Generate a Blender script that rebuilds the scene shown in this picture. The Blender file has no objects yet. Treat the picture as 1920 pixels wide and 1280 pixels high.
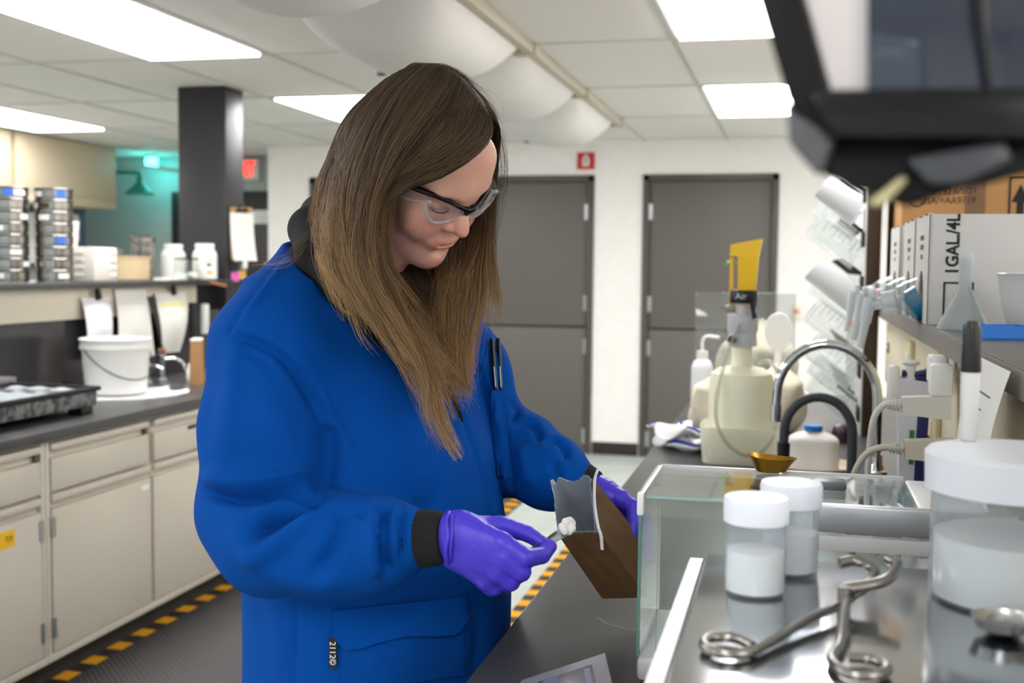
import bpy, bmesh, math, random
import numpy as np
from mathutils import Vector, Matrix, Euler
random.seed(7)
rng = np.random.default_rng(7)
PI = math.pi
C = bpy.context.scene.collection
scene = bpy.context.scene

# ---------------------------------------------------------------- camera
YAW, PITCH, ROLL = 0.24333, 0.06689, 0.01002
CAM = Vector((0, 0, 1.48))
FPX = 2133.0
_f = Vector((-math.sin(YAW) * math.cos(PITCH), math.cos(YAW) * math.cos(PITCH), -math.sin(PITCH)))
_r = _f.cross(Vector((0, 0, 1))).normalized()
_u = _r.cross(_f)
_cr, _sr = math.cos(ROLL), math.sin(ROLL)
CR, CU = _cr * _r + _sr * _u, -_sr * _r + _cr * _u
cam_data = bpy.data.cameras.new('camera')
cam = bpy.data.objects.new('camera', cam_data)
C.objects.link(cam)
cam.matrix_world = Matrix(((CR.x, CU.x, -_f.x, CAM.x), (CR.y, CU.y, -_f.y, CAM.y), (CR.z, CU.z, -_f.z, CAM.z), (0, 0, 0, 1)))
cam_data.sensor_width = 36.0
cam_data.lens = 36.0 * FPX / 1920.0
cam_data.clip_start = 0.02
cam_data.dof.use_dof = True
cam_data.dof.focus_distance = 1.72
cam_data.dof.aperture_fstop = 4.5
scene.camera = cam

# ---------------------------------------------------------------- world, exposure
world = bpy.data.worlds.new('world')
scene.world = world
world.use_nodes = True
world.node_tree.nodes['Background'].inputs[0].default_value = (0.8, 0.85, 0.9, 1)
world.node_tree.nodes['Background'].inputs[1].default_value = 1.0
scene.view_settings.view_transform = 'Standard'
scene.view_settings.look = 'None'
scene.view_settings.gamma = 1.0
scene.view_settings.use_curve_mapping = False
scene.view_settings.exposure = 0.68
scene.cycles.transparent_max_bounces = 24
LAMP = 10.5          # strength of the ceiling troffers' diffusers

# ---------------------------------------------------------------- helpers: geometry
def cam_pt(u, v, b):
    """the point seen at (u, v) of the 1920x1280 frame, b metres in front of the lens"""
    return CAM + (_f + CR * ((u - 960) / FPX) + CU * ((640 - v) / FPX)) * b

def lin(c):
    return tuple(((x / 255.0) / 12.92 if x / 255.0 <= 0.04045 else ((x / 255.0 + 0.055) / 1.055) ** 2.4) for x in c)

class B:
    """collects shapes in one bmesh; build() links them as one mesh object"""
    def __init__(self):
        self.bm = bmesh.new()
    def _xf(self, vs, M):
        if M is not None:
            for v in vs:
                v.co = M @ v.co
    def box(self, c, s, bev=0.0, seg=2, M=None, rot=None):
        g = bmesh.ops.create_cube(self.bm, size=1.0)
        vs = g['verts']
        for v in vs:
            v.co = Vector((v.co.x * s[0], v.co.y * s[1], v.co.z * s[2]))
        if bev > 0:
            es = list({e for v in vs for e in v.link_edges})
            r = bmesh.ops.bevel(self.bm, geom=es, offset=bev, segments=seg, profile=0.5, affect='EDGES', clamp_overlap=True)
            vs = list({v for f in r['faces'] for v in f.verts} | {v for v in vs if v.is_valid})
        m = Matrix.Translation(Vector(c))
        if rot is not None:
            m = m @ Euler(rot).to_matrix().to_4x4()
        if M is not None:
            m = M @ m
        self._xf(vs, m)
        return self
    def span(self, x0, x1, y0, y1, z0, z1, bev=0.0, seg=2, M=None):
        return self.box(((x0 + x1) / 2, (y0 + y1) / 2, (z0 + z1) / 2), (abs(x1 - x0), abs(y1 - y0), abs(z1 - z0)), bev, seg, M)
    def lathe(self, prof, n=32, M=None, cap0=True, cap1=True):
        """profile [(r, z)...] turned about the z axis"""
        rings = []
        for r, z in prof:
            if r < 1e-6:
                rings.append([self.bm.verts.new((0, 0, z))])
            else:
                rings.append([self.bm.verts.new((r * math.cos(2 * PI * i / n), r * math.sin(2 * PI * i / n), z)) for i in range(n)])
        for a, b in zip(rings[:-1], rings[1:]):
            for i in range(n):
                j = (i + 1) % n
                if len(a) == 1 and len(b) == 1:
                    continue
                if len(a) == 1:
                    self.bm.faces.new((a[0], b[j], b[i]))
                elif len(b) == 1:
                    self.bm.faces.new((a[i], a[j], b[0]))
                else:
                    self.bm.faces.new((a[i], a[j], b[j], b[i]))
        if cap0 and len(rings[0]) > 1:
            self.bm.faces.new(list(reversed(rings[0])))
        if cap1 and len(rings[-1]) > 1:
            self.bm.faces.new(rings[-1])
        self._xf([v for r in rings for v in r], M)
        return self
    def cyl(self, p0, p1, r0, r1=None, n=16):
        p0, p1 = Vector(p0), Vector(p1)
        d = p1 - p0
        q = d.to_track_quat('Z', 'Y').to_matrix().to_4x4()
        r1 = r0 if r1 is None else r1
        return self.lathe([(r0, 0), (r1, d.length)], n, Matrix.Translation(p0) @ q)
    def tube(self, pts, rad, n=8, caps=True, flat=1.0):
        pts = [Vector(p) for p in pts]
        rad = rad if hasattr(rad, '__len__') else [rad] * len(pts)
        t0 = (pts[1] - pts[0]).normalized()
        ref = Vector((0, 0, 1)) if abs(t0.z) < 0.9 else Vector((1, 0, 0))
        nx = t0.cross(ref).normalized()
        rings = []
        for i, p in enumerate(pts):
            t = (pts[min(i + 1, len(pts) - 1)] - pts[max(i - 1, 0)])
            t = t.normalized() if t.length > 1e-9 else t0
            nx = (nx - t * nx.dot(t))
            nx = nx.normalized() if nx.length > 1e-6 else t.orthogonal().normalized()
            ny = t.cross(nx)
            rings.append([self.bm.verts.new(p + (nx * math.cos(2 * PI * k / n) + ny * math.sin(2 * PI * k / n) * flat) * rad[i]) for k in range(n)])
        for a, b in zip(rings[:-1], rings[1:]):
            for i in range(n):
                j = (i + 1) % n
                self.bm.faces.new((a[i], a[j], b[j], b[i]))
        if caps:
            self.bm.faces.new(list(reversed(rings[0])))
            self.bm.faces.new(rings[-1])
        return self
    def prism(self, outline, z0, z1, M=None):
        """2D outline (counter-clockwise) extruded from z0 to z1"""
        a = [self.bm.verts.new((x, y, z0)) for x, y in outline]
        b = [self.bm.verts.new((x, y, z1)) for x, y in outline]
        n = len(a)
        for i in range(n):
            j = (i + 1) % n
            self.bm.faces.new((a[i], a[j], b[j], b[i]))
        self.bm.faces.new(list(reversed(a)))
        self.bm.faces.new(b)
        self._xf(a + b, M)
        return self
    def hexa(self, p):
        """eight free corners: bottom four then top four, both in turn"""
        v = [self.bm.verts.new(q) for q in p]
        for f in ((3, 2, 1, 0), (4, 5, 6, 7), (0, 1, 5, 4), (1, 2, 6, 5), (2, 3, 7, 6), (3, 0, 4, 7)):
            self.bm.faces.new([v[i] for i in f])
        return self
    def sheet(self, fn, nu, nv, thick=0.0, closed_u=False):
        """grid surface fn(u, v) -> point, u and v in 0..1; a thickness makes it solid"""
        g = [[self.bm.verts.new(fn(i / nu, j / nv)) for j in range(nv + 1)] for i in range(nu + (0 if closed_u else 1))]
        m = len(g)
        fs = []
        for i in range(nu):
            for j in range(nv):
                a, b = g[i], g[(i + 1) % m]
                fs.append(self.bm.faces.new((a[j], b[j], b[j + 1], a[j + 1])))
        if thick:
            self.bm.normal_update()
            vs = [v for row in g for v in row]
            nv2 = {v: self.bm.verts.new(v.co - v.normal * thick) for v in vs}
            bd = [e for f in fs for e in f.edges if len(e.link_faces) == 1]
            for f in fs:
                self.bm.faces.new([nv2[v] for v in reversed(f.verts)])
            for e in bd:
                f = e.link_faces[0]
                lp = [l for l in f.loops if l.edge == e][0]
                a, b = lp.vert, lp.link_loop_next.vert
                self.bm.faces.new((b, a, nv2[a], nv2[b]))
        return self
    def build(self, name, mat, parent=None, angle=40, loc=None, rot=None):
        bmesh.ops.recalc_face_normals(self.bm, faces=self.bm.faces)
        me = bpy.data.meshes.new(name)
        self.bm.to_mesh(me)
        self.bm.free()
        return put(name, me, mat, parent, angle, loc, rot)

def put(name, me, mat, parent=None, angle=40, loc=None, rot=None):
    for p in me.polygons:
        p.use_smooth = True
    if angle is not None:
        me.set_sharp_from_angle(angle=math.radians(angle))
    if mat is not None:
        me.materials.append(mat)
    o = bpy.data.objects.new(name, me)
    C.objects.link(o)
    if parent is not None:
        o.parent = parent
    if loc is not None:
        o.location = loc
    if rot is not None:
        o.rotation_euler = rot
    return o

def tag(o, label=None, cat=None, group=None, kind=None):
    if label: o['label'] = label
    if cat: o['category'] = cat
    if group: o['group'] = group
    if kind: o['kind'] = kind
    return o

def thing(name, label, cat, loc=(0, 0, 0), rot=(0, 0, 0), group=None):
    o = bpy.data.objects.new(name, None)
    C.objects.link(o)
    o.empty_display_size = 0.05
    o.location = loc
    o.rotation_euler = rot
    return tag(o, label, cat, group)

def struct(o, label, cat=None):
    return tag(o, label, cat, None, 'structure')

def dup(root, loc, rot=None, label=None, parent=None):
    r = root.copy()
    C.objects.link(r)
    r.location = loc
    if parent is not None: r.parent = parent
    if rot is not None: r.rotation_euler = rot
    if label: r['label'] = label
    for ch in list(root.children):
        c = ch.copy(); C.objects.link(c); c.parent = r
        for g in list(ch.children):
            d = g.copy(); C.objects.link(d); d.parent = c
    return r

def text(name, body, size, mat, parent, loc, rot, ext=0.0003, align='CENTER', sx=1.0, bold=0.0):
    cu = bpy.data.curves.new(name, 'FONT')
    cu.body = body; cu.size = size; cu.extrude = ext; cu.align_x = align; cu.align_y = 'CENTER'
    cu.resolution_u = 3; cu.offset = bold
    t = bpy.data.objects.new(name, cu)
    C.objects.link(t)
    dg = bpy.context.evaluated_depsgraph_get()
    me = bpy.data.meshes.new_from_object(t.evaluated_get(dg))
    bpy.data.objects.remove(t)
    me.materials.clear()
    o = put(name, me, mat, parent, None, loc, rot)
    o.scale = (sx, 1, 1)
    for p in me.polygons: p.use_smooth = False
    return o

def catmull(P, m=8):
    P = [np.array(p, float) for p in P]
    P = [2 * P[0] - P[1]] + P + [2 * P[-1] - P[-2]]
    out = []
    for i in range(1, len(P) - 2):
        for k in range(m):
            t = k / m
            a, b, c, d = P[i - 1], P[i], P[i + 1], P[i + 2]
            out.append(0.5 * (2 * b + (c - a) * t + (2 * a - 5 * b + 4 * c - d) * t * t + (3 * b - a - 3 * c + d) * t ** 3))
    out.append(P[-2])
    return out

# ---------------------------------------------------------------- helpers: materials
def mat(name, rgb, rough=0.5, metal=0.0, var=0.05, scale=12.0, bump=0.0, bscale=60.0, trans=0.0, ior=1.45, alpha=1.0,
        coat=0.0, emit=None, estr=0.0, sss=0.0, stretch=None, spec=None, rgb2=None, mscale=None, sheen=0.0, rvar=0.0, aniso=0.0):
    m = bpy.data.materials.new(name)
    m.use_nodes = True
    nt = m.node_tree
    N, L = nt.nodes, nt.links
    bs = N['Principled BSDF']
    c = lin(rgb)
    tc = N.new('ShaderNodeTexCoord')
    mp = N.new('ShaderNodeMapping')
    L.new(tc.outputs['Object'], mp.inputs['Vector'])
    if stretch: mp.inputs['Scale'].default_value = stretch
    no = N.new('ShaderNodeTexNoise')
    no.inputs['Scale'].default_value = scale
    no.inputs['Detail'].default_value = 5
    L.new(mp.outputs[0], no.inputs['Vector'])
    mx = N.new('ShaderNodeMix'); mx.data_type = 'RGBA'
    c2 = lin(rgb2) if rgb2 else tuple(min(1, x * (1 + var)) for x in c)
    c1 = c if rgb2 else tuple(x * (1 - var) for x in c)
    mx.inputs['A'].default_value = (*c1, 1); mx.inputs['B'].default_value = (*c2, 1)
    if rgb2:
        rp = N.new('ShaderNodeMapRange'); rp.inputs['From Min'].default_value = 0.42; rp.inputs['From Max'].default_value = 0.62
        L.new(no.outputs['Fac'], rp.inputs['Value']); L.new(rp.outputs[0], mx.inputs['Factor'])
    else:
        L.new(no.outputs['Fac'], mx.inputs['Factor'])
    L.new(mx.outputs['Result'], bs.inputs['Base Color'])
    bs.inputs['Roughness'].default_value = rough
    bs.inputs['Metallic'].default_value = metal
    bs.inputs['IOR'].default_value = ior
    bs.inputs['Transmission Weight'].default_value = trans
    bs.inputs['Alpha'].default_value = alpha
    bs.inputs['Coat Weight'].default_value = coat
    bs.inputs['Sheen Weight'].default_value = sheen
    bs.inputs['Anisotropic'].default_value = aniso
    if spec is not None: bs.inputs['Specular IOR Level'].default_value = spec
    if sss:
        bs.inputs['Subsurface Weight'].default_value = sss
        bs.inputs['Subsurface Radius'].default_value = (0.012, 0.005, 0.003)
        bs.inputs['Subsurface Scale'].default_value = 0.6
    if emit:
        bs.inputs['Emission Color'].default_value = (*lin(emit), 1)
        bs.inputs['Emission Strength'].default_value = estr
    if rvar:
        rr = N.new('ShaderNodeMapRange')
        rr.inputs['To Min'].default_value = max(0, rough - rvar); rr.inputs['To Max'].default_value = rough + rvar
        L.new(no.outputs['Fac'], rr.inputs['Value']); L.new(rr.outputs[0], bs.inputs['Roughness'])
    if bump:
        nb = N.new('ShaderNodeTexNoise'); nb.inputs['Scale'].default_value = bscale; nb.inputs['Detail'].default_value = 6
        L.new(mp.outputs[0], nb.inputs['Vector'])
        bp = N.new('ShaderNodeBump'); bp.inputs['Strength'].default_value = bump; bp.inputs['Distance'].default_value = 0.002
        L.new(nb.outputs['Fac'], bp.inputs['Height']); L.new(bp.outputs[0], bs.inputs['Normal'])
    return m

def pane(name, tint=(235, 245, 242), ior=1.45, rough=0.0, body=0.0):
    """thin clear sheet: sees through, with a Fresnel sheen and a little body of its own"""
    m = bpy.data.materials.new(name); m.use_nodes = True
    nt = m.node_tree; N, L = nt.nodes, nt.links
    N.remove(N['Principled BSDF'])
    out = N['Material Output']
    tr = N.new('ShaderNodeBsdfTransparent'); tr.inputs[0].default_value = (*lin(tint), 1)
    gl = N.new('ShaderNodeBsdfGlossy'); gl.inputs['Roughness'].default_value = rough
    gl.inputs[0].default_value = (1, 1, 1, 1)
    fr = N.new('ShaderNodeFresnel')
    ge = N.new('ShaderNodeNewGeometry')          # the same sheen on the inner and the outer face of the sheet
    mr = N.new('ShaderNodeMapRange'); mr.inputs['To Min'].default_value = ior; mr.inputs['To Max'].default_value = 1 / ior
    L.new(ge.outputs['Backfacing'], mr.inputs['Value']); L.new(mr.outputs[0], fr.inputs[0])
    mx = N.new('ShaderNodeMixShader')
    L.new(fr.outputs[0], mx.inputs[0]); L.new(tr.outputs[0], mx.inputs[1]); L.new(gl.outputs[0], mx.inputs[2])
    last = mx
    if body:
        df = N.new('ShaderNodeBsdfDiffuse'); df.inputs[0].default_value = (*lin(tint), 1)
        tl = N.new('ShaderNodeBsdfTranslucent'); tl.inputs[0].default_value = (*lin(tint), 1)
        m1 = N.new('ShaderNodeMixShader'); m1.inputs[0].default_value = 0.5
        L.new(df.outputs[0], m1.inputs[1]); L.new(tl.outputs[0], m1.inputs[2])
        m2 = N.new('ShaderNodeMixShader'); m2.inputs[0].default_value = body
        L.new(mx.outputs[0], m2.inputs[1]); L.new(m1.outputs[0], m2.inputs[2])
        last = m2
    L.new(last.outputs[0], out.inputs[0])
    return m
# ---------------------------------------------------------------- materials of the room
M_wall = mat('white_wall_paint', (240, 237, 234), 0.75, bump=0.08, bscale=90)
M_ceiling_tile = mat('ceiling_tile', (240, 236, 230), 0.9, var=0.04, scale=220, bump=0.35, bscale=260)
M_tbar = mat('ceiling_grid_metal', (206, 203, 197), 0.5)
M_floor = mat('pale_green_vinyl', (192, 199, 194), 0.35, var=0.06, scale=5, rgb2=(182, 191, 186), rvar=0.08)
M_tape_y = mat('yellow_tape', (226, 160, 30), 0.5, var=0.12, scale=40)
M_tape_k = mat('black_tape', (44, 42, 42), 0.55, var=0.2, scale=40)
M_door = mat('taupe_door_paint', (98, 93, 89), 0.5, var=0.04, scale=20, bump=0.03)
M_frame = mat('door_frame_paint', (78, 74, 70), 0.45)
M_steel = mat('brushed_steel', (190, 192, 195), 0.28, 1.0, var=0.08, scale=30, stretch=(1, 1, 14))
M_chrome = mat('chrome', (215, 218, 222), 0.08, 1.0, var=0.02)
M_black = mat('black_plastic', (18, 18, 20), 0.35, var=0.1)
M_blackmatte = mat('matte_black', (30, 30, 32), 0.7, var=0.12, bump=0.05)
M_white = mat('white_plastic', (236, 236, 234), 0.35, var=0.02)
M_whitem = mat('white_paper', (242, 241, 238), 0.8, var=0.02)
M_cream = mat('cream_laminate', (224, 215, 196), 0.45, var=0.03)
M_cab = mat('cream_cabinet_enamel', (205, 197, 183), 0.38, var=0.025, scale=6, bump=0.02)
M_cabdark = mat('cabinet_gap', (92, 86, 78), 0.6)
M_top = mat('black_epoxy_top', (66, 65, 66), 0.33, var=0.10, scale=9, rgb2=(74, 73, 74), rvar=0.07, bump=0.04, bscale=120)
M_toe = mat('toe_kick_rubber', (40, 38, 36), 0.7)

def diffuser():
    m = bpy.data.materials.new('light_diffuser'); m.use_nodes = True
    nt = m.node_tree; nt.nodes.remove(nt.nodes['Principled BSDF'])
    e = nt.nodes.new('ShaderNodeEmission'); e.inputs[0].default_value = (1.0, 0.985, 0.975, 1); e.inputs[1].default_value = LAMP
    nt.links.new(e.outputs[0], nt.nodes['Material Output'].inputs[0])
    return m
M_diff = diffuser()

ZC = 2.44
XR, XL, YB, YN, YR = 2.6, -7.2, 8.8, -2.6, 9.45     # right wall, left wall, back wall, near wall, recess wall

# ---------------------------------------------------------------- floor
M_mat = mat('ribbed_rubber_mat', (70, 69, 70), 0.6, var=0.12, scale=14)
def add_ribs(m):
    nt = m.node_tree; N, L = nt.nodes, nt.links
    tc = N.new('ShaderNodeTexCoord'); w = N.new('ShaderNodeTexWave')
    w.inputs['Scale'].default_value = 24; w.bands_direction = 'DIAGONAL'
    L.new(tc.outputs['Object'], w.inputs['Vector'])
    b = N.new('ShaderNodeBump'); b.inputs['Strength'].default_value = 0.6; b.inputs['Distance'].default_value = 0.004
    L.new(w.outputs['Fac'], b.inputs['Height']); L.new(b.outputs[0], N['Principled BSDF'].inputs['Normal'])
add_ribs(M_mat)
fl = B().span(XL, XR, YN, YR, -0.1, 0.0).build('floor', M_floor)
struct(fl, 'pale green vinyl laboratory floor', 'floor')

def floor_mat(x0, x1, y0, y1, label, edges):
    t = thing('floor_mat', label, 'floor mat', (x0, y0, 0))
    B().span(0, x1 - x0, 0, y1 - y0, 0.0, 0.009, 0.002).build('rubber_sheet', M_mat, t)
    protoy = protok = None
    L = 0.082
    for (ax, pos, a, b) in edges:
        n = int((b - a) / L)
        for i in range(n):
            m = M_tape_y if i % 2 == 0 else M_tape_k
            c = a + (i + 0.5) * L
            q = (pos - x0, c - y0, 0.0095) if ax == 'x' else (c - x0, pos - y0, 0.0095)
            src = protoy if i % 2 == 0 else protok
            if src is None:
                src = B().box((0, 0, 0), (0.078, L, 0.0012)).build('tape_stripe', m, t)
                if i % 2 == 0: protoy = src
                else: protok = src
                o = src
            else:
                o = src.copy(); C.objects.link(o)
            o.location = q
            o.rotation_euler = (0, 0, 0 if ax == 'x' else PI / 2)
    return t
floor_mat(-2.53, -1.62, 1.2, 6.97, 'dark ribbed rubber mat with hazard tape border in front of cream cabinets',
          [('x', -2.485, 2.6, 6.9), ('x', -1.665, 6.2, 6.95)])
floor_mat(-1.14, -0.47, 1.2, 6.0, 'dark rubber mat with striped hazard tape along the black workbench', [('x', -1.10, 3.4, 5.95)])

# ---------------------------------------------------------------- walls
def holed_wall(name, y, x0, x1, z1, holes, label, thick=0.14):
    b = B()
    xs = x0
    for (a, c, h) in sorted(holes):
        if a > xs: b.span(xs, a, y, y + thick, 0, z1)
        b.span(a, c, y, y + thick, h, z1)
        xs = c
    if xs < x1: b.span(xs, x1, y, y + thick, 0, z1)
    return struct(b.build(name, M_wall), label, 'wall')
D1, D2 = (-3.92, -1.535), (-1.155, -0.135)
holed_wall('wall_back', YB, -4.18, XR, ZC + 0.2, [(D1[0], D1[1], 2.185), (D2[0], D2[1], 2.185)], 'white painted back wall with two grey door openings')
struct(B().span(-4.30, -4.18, YB, YR, 0, ZC + 0.2).build('wall_return', M_wall), 'white return wall at the corner of the exit recess', 'wall')
M_wall2 = mat('grey_green_wall_paint', (176, 182, 180), 0.75, bump=0.08, bscale=90)
struct(B().span(XL, -4.18, YR, YR + 0.14, 0, ZC + 0.2).build('wall_recess', M_wall2), 'pale wall of the exit recess beyond the black column', 'wall')
struct(B().span(XL - 0.14, XL, YN, YR, 0, ZC + 0.2).build('wall_left', M_wall), 'white painted left wall', 'wall')
struct(B().span(XR, XR + 0.14, YN, YR, 0, ZC + 0.2).build('wall_right', M_wall), 'white painted right wall', 'wall')
WX0, WX1, WZ0, WZ1 = -5.4, 1.4, 0.95, 2.25          # windows behind the viewer
b = B().span(XL, WX0, YN - 0.14, YN, 0, ZC + 0.2).span(WX1, XR, YN - 0.14, YN, 0, ZC + 0.2).span(WX0, WX1, YN - 0.14, YN, 0, WZ0).span(WX0, WX1, YN - 0.14, YN, WZ1, ZC + 0.2)
struct(b.build('wall_near', M_wall), 'white painted wall behind the viewer with a long window opening', 'wall')
win = struct(thing('window_1', 'long window behind the viewer', 'window', (WX0, YN, WZ0)), 'long window behind the viewer', 'window')
ww, wh = WX1 - WX0, WZ1 - WZ0
f = B().span(0, ww, -0.12, -0.04, 0, 0.05).span(0, ww, -0.12, -0.04, wh - 0.05, wh)
for i in range(5): f.span(ww * i / 4 - 0.025, ww * i / 4 + 0.025, -0.12, -0.04, 0, wh)
f.build('window_frame', M_tbar, win)
M_pane = pane('window_glass', (248, 252, 250), 1.5)
for i in range(4): B().span(ww * i / 4 + 0.025, ww * (i + 1) / 4 - 0.025, -0.082, -0.078, 0.05, wh - 0.05).build('pane', M_pane, win)
B().span(-0.05, ww + 0.05, -0.14, 0.10, -0.03, 0.0, 0.004).build('window_sill', M_wall, win)
bb = B().span(D1[1] + 0.01, D2[0] - 0.01, YB - 0.012, YB, 0, 0.1, 0.003).build('baseboard_back', M_toe)
struct(bb, 'dark rubber baseboard between the two doors', 'baseboard')
struct(B().span(D2[1] + 0.01, XR, YB - 0.012, YB, 0, 0.1, 0.003).build('baseboard_right', M_toe), 'dark rubber baseboard right of the second door', 'baseboard')
struct(B().span(-4.18, D1[0] - 0.01, YB - 0.012, YB, 0, 0.1, 0.003).build('baseboard_left', M_toe), 'dark rubber baseboard left of the double door', 'baseboard')

def door(name, x0, x1, leaves, hinge_sides, label):
    t = struct(thing(name, label, 'door', ((x0 + x1) / 2, YB, 0)), label, 'door')
    w = x1 - x0
    fr = B()
    fr.span(-w / 2, -w / 2 + 0.05, -0.02, 0.10, 0, 2.185, 0.004).span(w / 2 - 0.05, w / 2, -0.02, 0.10, 0, 2.185, 0.004).span(-w / 2, w / 2, -0.02, 0.10, 2.135, 2.185, 0.004)
    fr.build('door_frame', M_frame, t)
    B().span(-w / 2 + 0.01, w / 2 - 0.01, 0.06, 0.10, 0, 2.17).build('door_backing', M_frame, t)  # unseen panel added to block light through the seams between leaves
    n = leaves
    lw = (w - 0.1) / n
    for i in range(n):
        a = -w / 2 + 0.05 + i * lw
        for (z0, z1, nm) in ((0.015, 0.992, 'lower_leaf'), (1.008, 2.132, 'upper_leaf')):
            lf = B().span(a + 0.004, a + lw - 0.004, 0.005, 0.05, z0, z1, 0.003).build(nm, M_door, t)
            hx = a + 0.006 if hinge_sides[i] == 'L' else a + lw - 0.006
            for z in ((0.14, 0.85) if nm == 'lower_leaf' else (1.19, 1.90)):
                B().cyl((hx, -0.004, z - 0.06), (hx, -0.004, z + 0.06), 0.012, n=10).span(hx - 0.02, hx + 0.02, 0.0, 0.006, z - 0.058, z + 0.058).build('hinge', M_steel, lf)
            if nm == 'upper_leaf' and n == 2:
                px = a + lw - 0.06 if i == 0 else a + 0.29
                B().tube([(px, 0.005, 1.19), (px, -0.05, 1.19), (px, -0.05, 0.99), (px, 0.005, 0.99)], 0.011, 8).build('pull_handle', M_steel, lf)
    return t
door('door_1', D1[0], D1[1], 2, 'LR', 'grey double door with split leaves behind the person')
door('door_2', D2[0], D2[1], 1, 'L', 'single grey split door on the right of the back wall')
# dark glazed door in the exit recess
d3 = struct(thing('door_3', 'dark door under the red exit sign', 'door', (-4.95, YR, 0)), 'dark door under the red exit sign', 'door')
M_darkdoor = mat('dark_brown_door', (46, 42, 40), 0.4)
B().span(-0.62, 0.62, -0.03, 0.0, 0, 2.12, 0.004).build('door_leaf', M_darkdoor, d3)
B().span(-0.30, 0.58, -0.07, -0.03, 1.0, 1.05, 0.01).build('push_bar', mat('dark_bar', (90, 88, 88), 0.4, 0.6), d3)
B().span(0.12, 0.55, -0.034, -0.03, 1.83, 1.95).build('door_notice', M_whitem, d3)
B().span(0.32, 0.62, -0.045, -0.03, 1.18, 1.48).build('door_poster', mat('pale_blue_paper', (205, 215, 240), 0.7), d3)

# ---------------------------------------------------------------- ceiling
YL = [2.4, 3.65, 4.9, 6.15, 7.4, 8.65, 9.4]
XC = [-0.525 + 0.62 * k for k in range(5, -11, -1)]
XC.sort()
ce = struct(B().span(XL, XR, YN, YR, ZC + 0.05, ZC + 0.15).build('ceiling', M_ceiling_tile), 'white suspended ceiling of rectangular tiles in a metal grid', 'ceiling')
troffers = {}
for k in (-0.525, -3.005, -5.485, 1.955):
    for y0 in (6.15, 3.65, 1.15, -1.35):
        if (k, y0) != (-0.525, 1.15): troffers[(round(k, 3), y0)] = True
tile_mesh = {}
for j in range(len(YL) - 1):
    for i in range(len(XC) - 1):
        x0, x1, y0, y1 = XC[i], XC[i + 1], YL[j], YL[j + 1]
        if (round(x0, 3), y0) in troffers or x0 < XL or x1 > XR: continue
        key = (round(x1 - x0, 3), round(y1 - y0, 3))
        if key not in tile_mesh:
            o = B().box((0, 0, 0), (key[0] - 0.016, key[1] - 0.016, 0.018), 0.004, 1).build('ceiling_tile', M_ceiling_tile, ce)
            tile_mesh[key] = o.data
        else:
            o = bpy.data.objects.new('ceiling_tile', tile_mesh[key]); C.objects.link(o); o.parent = ce
        o.location = ((x0 + x1) / 2, (y0 + y1) / 2, ZC + 0.012)
for x in XC:
    B().span(x - 0.012, x + 0.012, 2.4, YR, ZC - 0.002, ZC + 0.03).build('grid_bar', M_tbar, ce)
for y in YL:
    B().span(XL, XR, y - 0.012, y + 0.012, ZC - 0.0015, ZC + 0.029).build('grid_bar', M_tbar, ce)
# plain panels over the part of the room behind the frame
struct(B().span(XL, XR, YN, 2.4, ZC + 0.002, ZC + 0.05).build('ceiling_near', M_ceiling_tile), 'plain white ceiling above and behind the viewer', 'ceiling')

where = {-0.525: 'right', -3.005: 'middle', -5.485: 'left', 1.955: 'outer right'}
proto = None
names = {(-0.525, 6.15): 'smaller bright ceiling light panel beside the black hood', (-0.525, 3.65): 'bright ceiling light panel at top centre right',
         (-3.005, 3.65): 'large bright ceiling light panel at upper left', (-3.005, 6.15): 'ceiling light panel partly behind the head',
         (-5.485, 6.15): 'ceiling light panel above the cream wall cabinets'}
for (x0, y0) in troffers:
    cx, cy = x0 + 0.31, y0 + 0.625
    lab = names.get((x0, y0), 'ceiling light panel in the %s row, %s' % (where[x0], {6.15: 'farthest', 3.65: 'second', 1.15: 'overhead', -1.35: 'behind the viewer'}[y0]))
    if proto is None:
        proto = thing('ceiling_light', lab, 'ceiling light', (cx, cy, ZC), group='ceiling light panels')
        f = B()
        for a in (-1, 1):
            f.span(a * 0.308, a * 0.278, -0.62, 0.62, -0.004, 0.03, 0.002)
            f.span(-0.308, 0.308, a * 0.62, a * 0.59, -0.004, 0.03, 0.002)
        f.build('light_frame', M_tbar, proto)
        B().span(-0.28, 0.28, -0.592, 0.592, -0.014, 0.012, 0.004).build('diffuser', M_diff, proto)
    else:
        dup(proto, (cx, cy, ZC), label=lab)

# sprinklers
for k, (x, y, lab) in enumerate(((-1.947, 5.195, 'small dark ceiling sprinkler head left of the fabric duct'), (-1.943, 8.22, 'small dark ceiling sprinkler head near the back wall'))):
    t = thing('sprinkler_head', lab, 'sprinkler', (x, y, ZC), group='ceiling sprinklers')
    B().lathe([(0.035, 0), (0.035, -0.006), (0.012, -0.012), (0.011, -0.035)], 20).build('escutcheon', M_blackmatte, t)
    b = B().lathe([(0.004, -0.035), (0.004, -0.055), (0.024, -0.057), (0.024, -0.06)], 16)
    b.tube([(0.012, 0, -0.03), (0.018, 0, -0.045), (0.003, 0, -0.057)], 0.003, 6).tube([(-0.012, 0, -0.03), (-0.018, 0, -0.045), (-0.003, 0, -0.057)], 0.003, 6)
    b.build('deflector', M_blackmatte, t)

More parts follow.
